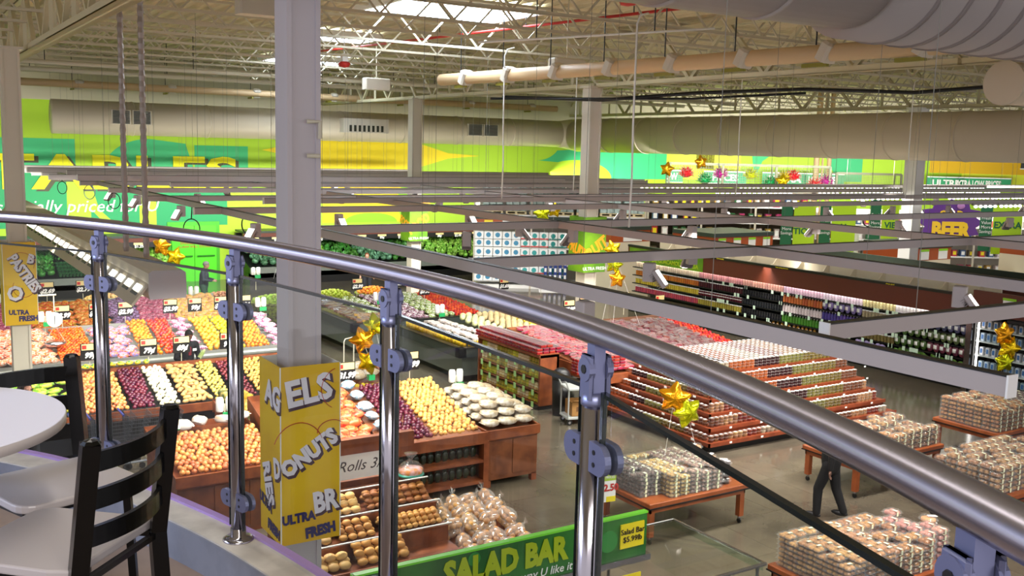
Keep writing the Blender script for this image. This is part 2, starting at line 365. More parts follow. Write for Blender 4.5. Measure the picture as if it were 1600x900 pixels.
hanging_pipe('sprinkler_pipe', 'thin cream sprinkler pipe one bay nearer than the other', 'pipe', (-2,30.4,7.75), (30,30.4,7.75), .06, pipew, 8, brk=False)
hanging_pipe('sprinkler_pipe', 'red sprinkler pipe crossing high under the roof', 'pipe', (11,31,8.45), (13.2,14.5,8.45), .03, redm, 5, brk=False)
hanging_pipe('sprinkler_pipe', 'cream conduit pipe running diagonally under the near joists', 'pipe', (9.3,16,7.6), (12.6,13.4,7.9), .02, white, 2, brk=False)
c = MB().tube([(13.9,22.6,7.05),(15.9,20.9,7.02),(17.5,19.2,7.22),(19.4,17.4,7.35),(21.0,15.4,7.28),(22.6,13.6,7.5),(24.0,12.0,7.5)], .045, 6).tube([(13.6,22.7,7.0),(15.9,20.8,7.05),(17.5,19.3,7.08),(19.4,17.3,7.25)], .03, 6).build('black_cable', black, None, True); tag(c, 'sagging black cable bundle slung under the roof trusses', 'cable')
# skylights
sky = mat('skylight_diffuser', 'dfeeff', .6, emit=16)
for x0, y0, x1, y1, lab in ((9.3,19.0,12.6,21.4,'bright skylight above the near joists at the top of the picture'), (12.0,34.6,15.0,36.4,'bright skylight far back beside the tall grey column'), (9.6,26.6,12.2,27.9,'small bright skylight between the other two')):
    t = thing('skylight', lab, 'skylight', ((x0+x1)/2, (y0+y1)/2, 8.72))
    hx, hy = (x1-x0)/2, (y1-y0)/2
    MB().box(-hx,-hy,0,hx,hy,.05).build('diffuser', sky, t)
    MB().box(-hx-.1,-hy-.1,-.05,hx+.1,-hy,.12).box(-hx-.1,hy,-.05,hx+.1,hy+.1,.12).box(-hx-.1,-hy,-.05,-hx,hy,.12).box(hx,-hy,-.05,hx+.1,hy,.12).build('frame', white, t)
# boxes and alarms under the roof
for p, lab in (((5.0,15.0,7.75),'cream junction box under the joists at the upper left'), ((12.4,17.6,7.45),'cream junction box beside the peach pipe'), ((12.5,27.4,7.5),'cream junction box right of the grey column'), ((27,15.2,7.9),'cream junction box at upper right')):
    t = thing('junction_box', lab, 'junction box', p); MB().rbox((0,0,0), .8, .3, .34, None, .03).build('body', cream, t); MB().tube([(0,0,.17),(0,0,8.85-p[2])], .015, 6).build('hanger_rod', steel, t)
for p, lab in (((10.0,12.6,8.05),'red fire alarm bell under the near joists'), ((10.4,24.8,7.8),'red fire alarm bell beyond the grey column')):
    t = thing('fire_bell', lab, 'alarm bell', p); MB().lathe((0,0,0), [(.02,-.1),(.12,-.08),(.16,0),(.12,.05)], 14).build('bell', redm, t, True); MB().box(-.08,-.08,.05,.08,.08,.25).tube([(0,0,.25),(0,0,8.85-p[2])], .02, 6).build('back_box', white, t)

# ducts
ductm = mat('duct_cream', 'c8bba4', .42, spec=.4); ductn = mat('duct_grey', 'a9a09a', .42)
def duct(label, a, b_, r, m, seams, vents=(), cap=True, hang=True, ring=None):
    a = Vector(a); b_ = Vector(b_); t = thing('air_duct', label, 'duct', a); d = b_-a; u = d.normalized()
    MB().tube([(0,0,0), d], r, 40).build('duct_body', m, t, True)
    for i in range(1, seams):
        p = d*(i/seams); MB().tube([p-u*.03, p+u*.03], r+.018, 40).build('seam_ring', ring or m, t, True)
        if hang:
            p = d*((i-.5)/seams); MB().tube([p+Vector((0,0,r)), Vector((p.x,p.y,8.85-a.z))], .01, 6).build('hanger_wire', steel, t)
    return t
D1 = duct('long cream round duct running along the mural wall', (5.3,39.2,6.47), (27.2,39.2,6.47), .61, ductm, 8)
for x, w_ in ((7.9,1.45), (22.75,1.6)):
    for s in (-1, 1):
        v = MB().box(x-5.3+(s*w_/4)-w_/4+.03,-.66,-.22,x-5.3+(s*w_/4)+w_/4-.03,-.55,.30).build('vent_frame', cream, D1)
        q = MB()
        for k in range(9): q.box(x-5.3+(s*w_/4)-w_/4+.07,-.69,-.19+k*.053,x-5.3+(s*w_/4)+w_/4-.07,-.655,-.16+k*.053)
        q.build('vent_grille', mat('vent_dark', '3c4240', .5), v)
v = MB().box(16.0-5.3,-1.0,-.25,18.0-5.3,-.5,.32).build('vent_hood', cream, D1); q = MB()
for k in range(8): q.box(10.95+k*.2,-1.02,-.2,11.05+k*.2,-.99,.05)
q.build('vent_opening', mat('vent_black', '2a2c20', .6), v)
D2 = duct('wide cream round duct running toward the right edge of the picture', (28,38.6,6.43), (28,6,6.43), .76, ductm, 13)
t = thing('duct_elbow', 'cream duct elbow joining the two back ducts', 'duct', (27.2,39.2,6.47)); MB().tube([(0,0,0),(.25,-.03,0),(.55,-.15,0),(.75,-.4,-.02),(.8,-.8,-.04)], [.61,.64,.70,.74,.76], 40).build('elbow_body', ductm, t, True)
DN = duct('huge mauve-grey spiral duct crossing the top right corner, near', (8.6,7.15,7.76), (22,7.15,7.76), .84, ductn, 28, hang=False, ring=mat('duct_seam', '8d8480', .5))
DN2 = duct('narrower mauve-grey duct running into the huge one at the top', (1.0,7.15,7.72), (8.55,7.15,7.72), .70, ductn, 6, hang=False)
t = thing('duct_branch', 'cream duct with a round flat end cap at the right edge of the picture', 'duct', (15.34,9.6,6.95)); MB().tube([(0,0,0),(3,.0,0)], .34, 32).build('duct_body', ductm, t, True); MB().tube([(-.03,0,0),(.02,0,0)], .355, 32).build('end_cap', ductm, t)
MB().tube([(1.2,-.1,.3),(1.2,-1.2,1.0),(1.2,-1.7,1.0)], .2, 12).build('branch_neck', ductm, t, True)

# columns
colm = mat('column_grey', 'bfb8bb', .5)
def column(x, y, label, h=7.4, s=.155, m=colm, kind='square_column'):
    t = thing('steel_column', label, 'column', (x, y, 0))
    MB().box(-s,-s,0,-s+.045,s,h).box(s-.045,-s,0,s,s,h).box(-s+.045,-s+.02,0,s-.045,s-.02,h).build('shaft', m, t)
    MB().box(-s-.06,-s-.06,h-.03,s+.06,s+.06,h+.02).box(-s-.06,-s-.06,0,s+.06,s+.06,.02).build('end_plate', m, t)
    return t
c1 = column(3.205, 8.70, 'tall light grey steel column right in front of the balcony, nearest')
MB().tube([(.02,-.17,5.9),(.13,-.2,5.9),(.13,-.2,5.75)], .02).tube([(.02,-.17,5.6),(.13,-.2,5.6)], .02).build('bolt_clip', steel, c1)
column(2.25, 21.9, 'pale steel column at the left edge of the picture', s=.17, m=cream)
column(16.3, 21.9, 'cream steel column in the middle distance with a fruit banner', s=.19, m=cream)
column(16.3, 32.4, 'cream steel column far back before the yellow painted wall', s=.19, m=cream)
column(29.5, 21.4, 'tall white steel column at the right, beyond the refrigerated case', s=.23, m=white)
t = thing('pipe_cluster', 'group of three beige roof drain pipes standing beyond the duct', 'pipe', (35.9,30.8,0))
for i, x in enumerate((-.28, 0, .3)): MB().tube([(x*.85,x*-.5,0),(x*.85,x*-.5,8.8)], (.13,.05,.1)[i], 12).build('pipe', pipe, t, True)

# ================================================================== balcony
ZB, ZC = 4.15, 4.29
rail = [(-.9,6.1),(-.45,5.75),(-.02,5.32),(.28,5.0),(.53,4.66),(.735,4.26),(.89,3.83),(1.02,3.39),(1.11,2.92),(1.165,2.45),(1.18,1.95),(1.14,1.49),(1.04,1.0),(.90,.55),(.74,.18),(.5,-.25)]
def smooth(pts, k=4):
    out = []
    for i in range(len(pts)-1):
        p0 = Vector(pts[max(i-1,0)]); p1 = Vector(pts[i]); p2 = Vector(pts[i+1]); p3 = Vector(pts[min(i+2,len(pts)-1)])
        for j in range(k):
            t = j/k; out.append(.5*((2*p1)+(p2-p0)*t+(2*p0-5*p1+4*p2-p3)*t*t+(3*p1-p0-3*p2+p3)*t**3))
    return out+[Vector(pts[-1])]
RS = smooth(rail)
def off(d):
    o = []
    for i, p in enumerate(RS):
        t = (RS[min(i+1,len(RS)-1)]-RS[max(i-1,0)]).normalized(); n = Vector((-t.y, t.x)); o.append(p+n*d)   # n points out over the shop
    return o
def strip(d0, d1, z0, z1):
    a, b_ = off(d0), off(d1); vs = []; n = len(a)
    for p, q in zip(a, b_): vs += [(p.x,p.y,z0),(q.x,q.y,z0),(q.x,q.y,z1),(p.x,p.y,z1)]
    fs = [(0,1,2,3), tuple(4*(n-1)+k for k in (3,2,1,0))]
    for i in range(n-1):
        for k in range(4): fs.append((4*i+k, 4*i+(k+1)%4, 4*i+4+(k+1)%4, 4*i+4+k))
    return MB().add(vs, fs)
inner = off(-.2)
poly = [(p.x,p.y) for p in off(.06)]+[(-6,-4),(-6,8)]
fl = struct(MB().prism(poly, 'z', ZB-.3, ZB).build('floor_balcony', mat('balcony_concrete', '8c7868', .55, alt='786658', nscale=3)))
struct(strip(-.08, .05, ZB, ZC).build('curb_trim', mat('curb_concrete', '7e8088', .6, alt='6e7078', nscale=6, bump=.15)))
for o in [bpy.data.objects['curb_trim']]: o.name = 'trim_1'
t2 = struct(strip(.045, .075, ZC-.42, ZC+.016).build('trim_2', mat('purple_trim', 'a884c4', .4)))
struct(strip(-.075, .045, ZC, ZC+.006).build('trim_3', mat('pale_curb_cap', 'c6bfb2', .55, alt='aea79c', nscale=7)))

zr = 5.36
t = MB().tube([(p.x,p.y,zr) for p in RS], .026, 24).build('handrail', mat('handrail_steel', 'b8b4c2', .25, 1), None, True)
tag(t, 'long curved brushed steel handrail sweeping across the picture', 'handrail')
postm = mat('post_steel', 'a9a5ab', .16, 1); clampm = mat('clamp_grey', '777b9a', .35, .6)
posts = [((.28,5.0), 'hidden'), ((.735,4.26), 'leftmost in view'), ((1.02,3.39), 'second from the left'), ((1.165,2.45), 'in the middle of the picture'), ((1.14,1.49), 'fourth from the left, before the salad bar'), ((.90,.55), 'at the bottom right corner, only its head in view')]
def tangent(p):
    i = min(range(len(RS)), key=lambda k: (RS[k]-Vector(p)).length); return (RS[i+1]-RS[i-1]).normalized()
for (p, wh) in posts[1:]:
    tg = tangent(p); ang = math.atan2(tg.y, tg.x)
    t = thing('rail_post', 'round polished steel railing post, %s' % wh, 'post', (p[0], p[1], ZC), ang, 'balcony railing posts')
    MB().tube([(0,0,0),(0,0,.93)], .025, 24).build('shaft', postm, t, True)
    MB().lathe((0,0,0), [(.055,0),(.055,.012),(.045,.018),(.027,.022),(.027,.05)], 24).build('base_flange', postm, t, True)
    MB().lathe((0,0,.93), [(.027,0),(.0275,.006),(.026,.02),(.02,.024)], 24).build('post_cap', clampm, t, True)
    f = MB()
    for s in (-1, 1):
        f.rbox((0, s*.019, .985), .044, .009, .085, None, .004)
        f.tube([(0,s*.013,1.0),(0,s*.026,1.0)], .024, 16)
    f.rbox((0,0,1.0), .03, .024, .1)
    f.build('rail_bracket', clampm, t)
    f = MB()
    for s in (-1, 1): f.tube([(0,s*.024,1.0),(0,s*.028,1.0)], .009, 8)
    f.build('bolt', black, t)
    for z in (.155, .835):
        for s in (-1, 1):
            for q in (-1, 1):
                c = MB(); x0 = s*.02; pts = [(x0, z-.03), (x0+s*.035, z-.03)]+[(x0+s*(.035+.03*math.cos(R(a))), z+.03*math.sin(R(a))) for a in range(-75, 90, 15)]+[(x0+s*.035, z+.03), (x0, z+.03)]
                c.prism(pts, 'y', q*.007, q*.02); o = c.build('glass_clamp', clampm, t)
                MB().tube([(x0+s*.02,q*.019,z+.012),(x0+s*.02,q*.0215,z+.012)], .005, 8).tube([(x0+s*.02,q*.019,z-.012),(x0+s*.02,q*.0215,z-.012)], .005, 8).build('screw', black, o)
edge = mat('glass_edge', '0c1412', .15)
pl = [(.28,5.0)]+[q[0] for q in posts[1:]]+[(.5,-.3)]
for i in range(len(pl)-1):
    a, b_ = Vector(pl[i]), Vector(pl[i+1]); u = (b_-a).normalized(); a = a+u*.045; b_ = b_-u*.045; L = (b_-a).length
    t = thing('balustrade_glazing', 'clear glass railing pane with dark edges, pane %s from the left' % ['one','two','three','four','five','six'][i], 'glass railing', (a.x, a.y, ZC+.05), math.atan2(u.y, u.x), 'balcony railing glass')
    MB().box(0,-.005,0,L,.005,.905).build('pane', glass, t)
    MB().box(-.002,-.006,.905,L+.002,.006,.913).box(-.003,-.006,0,0,.006,.913).box(L,-.006,0,L+.003,.006,.913).build('edge_strip', edge, t)

# table and chairs
lam = mat('white_laminate', 'd9d8e2', .35); lame = mat('laminate_edge', 'b3aba8', .4); bmet = mat('black_enamel', '030303', .2, spec=.35)
t = thing('cafe_table', 'round white laminate cafe table at the left edge of the balcony', 'table', (0, 3.2, ZB))
MB().lathe((0,0,.72), [(.435,0),(.44,.003),(.44,.027),(.437,.03)], 64).build('table_edge', lame, t, True)
MB().lathe((0,0,.75), [(.4385,0),(.437,.0015)], 64).build('table_top', lam, t)
MB().tube([(0,0,.02),(0,0,.72)], .038, 16).build('pedestal', bmet, t, True)
MB().lathe((0,0,0), [(.26,0),(.26,.015),(.1,.03),(.04,.05)], 32).build('base', bmet, t, True)
def chair(x, y, rz, label):
    """ladder-back chair, back at local y=0 (width along x), seat toward +y"""
    t = thing('cafe_chair', label, 'chair', (x, y, ZB), rz, 'ladder-back cafe chairs')
    w2 = .185
    for s in (-1, 1):
        MB().tube([(s*w2,.02,0),(s*w2,.045,.43),(s*w2,-.005,.80)], .031, 4).ball((s*w2,-.006,.80), .026, .026, .012, 8, 4).build('back_leg', bmet, t)
        MB().tube([(s*.17,.40,0),(s*.16,.38,.43)], .017, 4).build('front_leg', bmet, t)
    MB().tube([(-w2,.045,.42),(w2,.045,.42)], .012, 4).tube([(-.16,.38,.42),(.16,.38,.42)], .012, 4).tube([(-w2,.045,.42),(-.16,.38,.42)], .012, 4).tube([(w2,.045,.42),(.16,.38,.42)], .012, 4).build('seat_frame', bmet, t)
    for k, z in enumerate((.745, .645, .545)):
        b = MB(); n = 12; vs = []; fs = []
        for i in range(n+1):
            u = -1+2*i/n; yy = -.045*(1-u*u)+.005+(.8-z)*.10; X = u*w2
            vs += [(X,yy-.007,z-.026),(X,yy+.007,z-.026),(X,yy+.007,z+.026),(X,yy-.007,z+.026)]
        for i in range(n):
            for q in range(4): fs.append((4*i+q,4*i+(q+1)%4,4*i+4+(q+1)%4,4*i+4+q))
        b.add(vs, fs).build('back_slat', bmet, t)
    pts = [(-.19,.06),(.19,.06),(.205,.12),(.20,.28)]+[(.14+.06*math.cos(R(a)), .36+.07*math.sin(R(a))) for a in range(0,91,18)]+[(-.14-.06*math.cos(R(a)), .36+.07*math.sin(R(a))) for a in range(90,-1,-18)]+[(-.20,.28),(-.205,.12)]
    o = MB().prism(pts, 'z', .435, .462).build('seat', mat('seat_grey_laminate', 'b4adac', .35), t)
    md = o.modifiers.new('b', 'BEVEL'); md.width = .006; md.segments = 2
    return t
chair(.535, 2.72, math.atan2(.27, .26), 'black ladder-back chair with a white seat nearest the camera')
chair(.36, 3.62, math.atan2(-.10, -.30)+0, 'black ladder-back chair on the far side of the round table')
# ================================================================== produce
def sph(name, m, r, n=10, k=7, sx=1, sy=1, sz=1, stem=None, bumpy=0):
    b = MB(); b.ball((0,0,0), r*sx, r*sy, r*sz, n, k, None, (lambda p: p*(1+bumpy*math.sin(p.x*90+p.y*70)*math.cos(p.z*80))) if bumpy else None)
    ms = [m]
    if stem: b.mat(1).tube([(0,0,r*sz*.9),(0,.002,r*sz*1.12)], r*.12, 5); ms.append(stem)
    return b.mesh(name, ms, True)
stem = mat('dry_stem', '7b6a35', .8)
def bag(name, mb_, mc, L=.22, W=.16, H=.09, tie=None):
    """lumpy filled bag: pinched ends, contents showing through as coloured patches"""
    b = MB(); n, k = 12, 8
    def f(p):
        q = p.copy(); q = Vector([math.copysign((abs(c)/h_)**.62*h_, c) for c, h_ in ((q.x,L/2),(q.y,W/2),(q.z,H/2))]); t = abs(q.x)/(L/2); e = 1+.07*math.sin(p.x*95+1)*math.cos(p.y*80); q.y *= (1-.12*t*t)*e; q.z *= (1-.35*t*t)*(1+.12*math.sin(p.x*75+p.y*60)); return q
    b.ball((0,0,0), L/2, W/2, H/2, n, k, None, f)
    b.box(L/2-.012,-W*.3,-.004,L/2+.02,W*.3,.004); b.box(-L/2-.02,-W*.3,-.004,-L/2+.012,W*.3,.004)
    m = b.mesh(name, [mb_, mc], True)
    for p in m.polygons:
        c = p.center
        if p.index < n*k and c.z > 0 and (int((c.x+1)*28)+int((c.y+1)*31)) % 3 == 0: p.material_index = 1
    return m
PM = {}
def P_(key, fn):
    if key not in PM: PM[key] = fn()
    return PM[key]
def pile(mesh, name, label, cat, group, x0, x1, y0, z0, y1, z1, r, tilt=False, jit=.42, skipf=None, layers=1, flat=False, ry=None):
    ry = ry or r; L = math.hypot(y1-y0, z1-z0); n = max(1, int(L/(2*ry*.9))); m_ = max(1, int((x1-x0)/(2*r*.98)))
    out = []
    for lay in range(layers):
        for j in range(n-lay):
            for i in range(m_ - (j % 2)):
                t = (j+.5+lay*.5)/n; x = x0+(i+.5+.5*(j % 2))*(x1-x0)/m_; y = y0+(y1-y0)*t; z = z0+(z1-z0)*t+r*.55+lay*r*1.35
                x += random.uniform(-1,1)*r*jit; y += random.uniform(-1,1)*ry*jit; z += random.uniform(-.6,1)*r*jit
                if skipf and skipf(x, y): continue
                rot = (random.uniform(-.3,.3)+math.atan2(z1-z0, y1-y0), random.uniform(-.2,.2), random.uniform(-.5,.5)) if flat else (random.uniform(-.5,.5), random.uniform(-.5,.5), random.uniform(0,6.28))
                if tilt: rot = (random.uniform(-.2,.2)+.3, random.uniform(-.3,.3), random.choice((0,.5,1.1,1.6,2.4))+random.uniform(-.3,.3))
                out.append((x, y, z, rot))
    out.sort(key=lambda p: p[0]**2+p[1]**2)
    for x, y, z, rot in out[:300]:
        s = random.uniform(.88, 1.1)
        tag(put(name, mesh, None, (x,y,z), rot, s), label, cat, group)
    if len(out) > 300:
        b = MB(); src = [v.co for v in mesh.vertices]; fs = [tuple(p.vertices) for p in mesh.polygons]
        for x, y, z, rot in out[300:]: b.add([v+Vector((x,y,z)) for v in src], fs)
        tag(b.build(name+'_heap', list(mesh.materials), None, True), 'rest of the heap behind: '+label, cat, group, 'stuff')

def bin_body(name, label, cat, x0, x1, y0, y1, zf, zb, body, rim, plinth=.0, boards=True, legs=False, back=True):
    t = thing(name, label, cat, ((x0+x1)/2, (y0+y1)/2, 0)); w = (x1-x0)/2; d = (y1-y0)/2
    b = MB(); lo = .12 if legs else plinth
    b.prism([(-d, lo), (d, lo), (d, zb-.05), (-d, zf-.10)], 'x', -w, w)
    b.build('body', body, t)
    r_ = MB().box(-w-.03,-d-.04,zf-.16,w+.03,-d,zf)
    r_.prism([(-d,zf-.14),(d,zb-.14),(d,zb+.02),(-d,zf)], 'x', -w-.03, -w).prism([(-d,zf-.14),(d,zb-.14),(d,zb+.02),(-d,zf)], 'x', w, w+.03)
    if back: r_.box(-w-.03,d,zb-.2,w+.03,d+.03,zb+.04)
    r_.build('rim', rim, t)
    if boards:
        k = max(2, int(2*w/.45))
        for i in range(k): MB().box(-w+2*w*i/k+.01,-d-.015,lo+.08,-w+2*w*(i+1)/k-.01,-d,zf-.2).build('front_board', woodd, t)
    if legs:
        for s in (-1, 1):
            for q in (-1, 1): MB().box(s*w-(.1 if s > 0 else 0), q*d-(.1 if q > 0 else 0), 0, s*w+(.0 if s > 0 else .1), q*d+(0 if q > 0 else .1), .14).build('foot', wood, t)
    return t
def price_card(x, y, z, s, label, w_=.34, stand=.3, rz=0, head='tan'):
    t = thing('price_card', label, 'price sign', (x, y, z), rz, 'black price cards over the produce')
    MB().box(-w_/2,-.012,0,w_/2,.012,w_*1.0).build('card', black, t)
    MB().box(-w_/2+.02,-.02,w_*.62,w_/2-.02,-.012,w_*.97).build('header', tan, t)
    MB().box(-w_/2+.03,-.024,w_*.68,-w_/2+.11,-.02,w_*.9).build('header_print', redm, t)
    MB().tube([(0,.02,-stand),(0,.02,.05)], .008, 6).build('stem', steel, t)
    text(s, w_*.42, white, (0,-.018,w_*.3), FRONT, t, 'price', .002, shear=.3, bold=.008)
    return t

# --- onion bin (left) and onion bins (right), front row
bin_body('produce_bin', 'wooden onion bin behind the near chair, heaped with brown onions', 'produce bin', 3.35, 4.9, 14.0, 15.9, .98, 1.2, wood, wood)
on_b = sph('brown_onion', mat('onion_brown', 'd98a4e', .35, vary=.35), .042, stem=stem)
on_r = sph('red_onion', mat('onion_red', '5a1230', .28, vary=.45), .042, stem=stem)
on_w = sph('white_onion', mat('onion_white', 'e9e3c2', .4, vary=.15), .045, stem=stem)
on_y = sph('yellow_onion', mat('onion_yellow', 'e0a95a', .35, vary=.3), .042, stem=stem)
pile(on_b, 'brown_onion', 'brown onion in the wooden bin behind the near chair', 'onion', 'onions in the near left bin', 3.4, 4.85, 14.03, .98, 15.2, 1.24, .043, layers=1)
wb1 = bag('net_bag', mat('net_white', 'cfcac6', .35), mat('onion_pale', 'e8c9a8', .5), .3, .22, .14)
gb1 = bag('green_bag', mat('bag_green', '1f8a4c', .3), white, .3, .2, .12)
for i, (x, y) in enumerate(((3.8,15.45),(4.1,15.6),(4.45,15.5),(4.75,15.6))): tag(put('bagged_garlic', wb1, None, (x,y,1.33), (.2,.1,i)), 'clear bag of small onions behind the brown onion heap', 'bag', 'bags behind the brown onions')
tag(put('bagged_onions', gb1, None, (3.62,15.4,1.34), (.2,.3,.4)), 'green and white bag lying on the brown onion heap', 'bag')

def wood_rack_bin(x0, x1, label):
    t = thing('produce_rack', label, 'produce bin', ((x0+x1)/2, 14.9, 0)); w = (x1-x0)/2
    MB().prism([(-1.0,.86),(1.0,1.3),(1.0,1.5),(-1.0,1.0)], 'x', -w+.03, w-.03).build('bin_bed', woodd, t)
    MB().box(-w,-1.1,.84,w,-1.03,1.03).box(-w,-1.06,.84,-w+.04,1,1.05).box(w-.04,-1.06,.84,w,1,1.05).build('rim', wood, t)
    MB().box(-w,-1.05,.5,w,-.4,.55).box(-w,-1.05,.14,w,-.4,.2).build('shelf', wood, t)
    MB().box(-w,-.42,.1,w,1,.86).build('back_body', woodd, t)
    for s in (-1, 1): MB().box(s*w-.05,-1.06,0,s*w+.05,-.9,.86).build('leg', wood, t)
    return t
wood_rack_bin(6.5, 8.36, 'wooden two-shelf produce rack with red and yellow onions on top')
bin_body('produce_bin', 'panelled wooden bin holding white bags of potatoes, right end of the onion row', 'produce bin', 8.42, 9.45, 13.95, 16.0, 1.0, 1.15, woodd, wood, legs=True)
bin_body('produce_bin', 'wooden bin with red net bags of onions behind the bagels pillar', 'produce bin', 5.0, 6.46, 13.95, 15.9, .98, 1.5, wood, wood)
netr = bag('red_net_bag', mat('net_red', 'c8241a', .25, vary=.2, alt='d9703c', nscale=24), mat('onion_in_net', 'd9703c', .4), .26, .2, .15)
netb = bag('blue_net_bag', mat('net_pale_blue', '6f9cb8', .3, vary=.12, alt='b0c0c8', nscale=22), white, .24, .18, .14)
pile(netr, 'red_net_bag', 'red net bag of onions in the bin behind the bagels pillar', 'bag', 'red net bags of onions', 5.3, 6.5, 14.0, 1.0, 15.8, 1.52, .10, flat=True)
pile(netb, 'pale_blue_bag', 'pale blue and white bag of onions beside the red net bags', 'bag', 'pale blue bags of onions', 6.52, 6.84, 14.0, 1.02, 15.8, 1.55, .09, flat=True)
pile(on_r, 'red_onion', 'red onion in the near wooden rack', 'red onion', 'red onions in the near rack', 6.86, 7.45, 14.0, 1.02, 15.8, 1.52, .042)
pile(on_y, 'yellow_onion', 'yellow onion in the near wooden rack', 'yellow onion', 'yellow onions in the near rack', 7.46, 8.32, 14.0, 1.02, 15.8, 1.52, .041)
ptb = bag('potato_bag', mat('bag_cream', 'd2cdc2', .3, vary=.1, alt='b09c7c', nscale=11), mat('potato_print', 'b8a484', .5), .34, .26, .12)
for lay in range(3):
    for i in range(3-(lay > 1)):
        for j in range(6-lay): tag(put('potato_bag', ptb, None, (8.6+i*.34+lay*.05, 14.15+j*.33+lay*.12, 1.08+lay*.13+j*.025), (.1,.05,random.uniform(-.2,.2)+(0 if j % 2 else .1))), 'white printed bag of potatoes stacked in the end bin', 'bag', 'white potato bags in the end bin')
sb = bag('avocado_bag', mat('bag_dark', '23301c', .3, vary=.3), mat('label_cream', 'cdbf8a', .5), .16, .11, .07)
for k, z in enumerate((.64, .30)):
    for i in range(13): tag(put('small_green_bag', sb, None, (6.62+i*.135, 14.08, z), (0, PI/2, PI/2)), 'small dark green bag with oval label on the %s shelf under the red onions' % ('upper', 'lower')[k], 'bag', 'dark bags on the %s shelf of the onion rack' % ('upper', 'lower')[k])
sw = MB().box(-.6,-.012,-.14,.6,.012,.14)
# squash beside the pillar
sq = [P_('sq'+c, lambda c=c: sph('squash', mat('squash_'+c, c, .4, alt='e8d070' if c != 'e0c040' else 'c8a030', nscale=12), .09, 12, 8, 1, 1, 1.25, stem)) for c in ('3f5a24', 'e0a848', 'e0c040')]
bin_body('produce_bin', 'low wooden crate of squash left of the bagels pillar', 'produce bin', 4.98, 5.5, 16.1, 17.9, .8, 1.0, wood, wood)
for i in range(26): tag(put('squash', sq[i % 3], None, (5.08+(i % 3)*.17, 16.2+(i//3)*.19, 1.0+.02*(i//3)+random.uniform(0,.04)), (random.uniform(0,1.6),random.uniform(0,1),i)), '%s winter squash in the crate left of the bagels pillar' % ('dark green', 'orange', 'yellow')[i % 3], 'squash', '%s squash' % ('dark green', 'orange', 'yellow')[i % 3])

# --- potato island
bin_body('produce_island', 'long sloped island of loose onions and potatoes, nearest behind the chairs', 'produce display', 1.6, 7.0, 18.7, 20.4, .8, 1.22, black, wood, plinth=.1, boards=False)
MB_div = MB()
pot = sph('potato', mat('potato_brown', 'bd9256', .6, vary=.25, noise=.15, nscale=30), .045, 9, 7, 1.75, 1.05, .9)
poty = sph('yellow_potato', mat('potato_yellow', 'cdb552', .5, vary=.25), .036, 8, 6, 1.15, 1, .9)
potr = sph('red_potato', mat('potato_red', '6b1f2a', .45, vary=.3), .036, 8, 6, 1.15, 1, .9)
potg = sph('gold_potato', mat('potato_gold', 'c89a4c', .5, vary=.25), .038, 8, 6, 1.2, 1, .9)
sp = [('sweet_onion', on_b, 'brown onion', 2.9, 3.68, .042), ('red_onion', on_r, 'dark red onion', 3.72, 4.16, .04), ('white_onion', on_w, 'white onion', 4.2, 4.6, .045),
      ('russet_potato', pot, 'brown russet potato', 4.64, 5.2, .052), ('yellow_potato', poty, 'small yellow potato', 5.24, 5.6, .037), ('red_potato', potr, 'small red potato', 5.64, 6.06, .037), ('gold_potato', potg, 'golden potato', 6.1, 6.6, .04)]
for nm, me, wd, x0, x1, r_ in sp:
    pile(me, nm, '%s in its column on the long sloped island' % wd, nm.replace('_', ' '), '%ss on the island' % wd, x0, x1, 18.78, .8, 20.3, 1.2, r_, tilt=(nm == 'russet_potato'))
o = MB()
for x in (3.7, 4.18, 4.62, 5.22, 5.62, 6.08): o.box(x-.012,18.72,.7,x+.012,20.35,.86)
for s in ('x',): pass
veg_g = bag('salad_bag', mat('bag_leaf', '7fae3a', .3, vary=.3), mat('bag_yellow', 'e6d74c', .4), .26, .18, .11)
pile(veg_g, 'green_bag', 'green and yellow produce bag seen between the chair slats', 'bag', 'green bags left on the island', 1.7, 2.85, 18.8, .8, 20.2, 1.2, .12, flat=True)
yb = bag('banana_like_bag', mat('bag_gold', 'dfc63a', .35), green, .14, .1, .08)
for i in range(8): tag(put('yellow_pepper_bag', yb, None, (3.2+i*.16, 20.36, 1.33), (.5,0,i*.7)), 'small yellow bag set along the top behind the onions', 'bag', 'yellow bags behind the onions')

# --- citrus case
ck = mat('case_steel', 'b9bab4', .3, .6)
def sloped_case(label, x0, x1, y0, y1, zf, zb):
    t = thing('produce_case', label, 'produce display', ((x0+x1)/2, (y0+y1)/2, 0)); w = (x1-x0)/2; d = (y1-y0)/2
    MB().box(-w+.1,-d+.15,0,w-.1,d,.12).build('plinth', black, t)
    MB().prism([(-d+.08,.12),(d,.12),(d,zb-.06),(-d,zf-.1),(-d,zf-.3)], 'x', -w, w).build('body', greym, t)
    MB().tube([(-w,-d-.02,zf-.06),(w,-d-.02,zf-.06)], .05, 10).build('bumper', ck, t)
    MB().box(-w,-d,zf-.02,w,-d+.03,zf+.06).box(-w,d-.03,zb-.1,w,d,zb+.05).build('lip', ck, t)
    return t
sloped_case('long low case of loose citrus fruit behind the potato island', 1.6, 8.3, 22.9, 24.9, .85, 1.3)
sloped_case('long low case of bagged fruit behind the citrus case', 1.8, 7.6, 25.5, 27.3, 1.1, 1.55)
orng = sph('orange', mat('orange_skin', 'ef8414', .4, vary=.2), .045); clem = sph('clementine', mat('clementine_skin', 'ee5f10', .4, vary=.2), .034)
tom = sph('tomato', mat('apple_red', 'd2381e', .25, vary=.3), .045, stem=stem); lemn = sph('lemon', mat('lemon_skin', 'd9c42a', .4, vary=.2), .048, sx=1.2)
grpf = sph('grapefruit', mat('grapefruit_skin', 'e8a032', .4, vary=.2), .055)
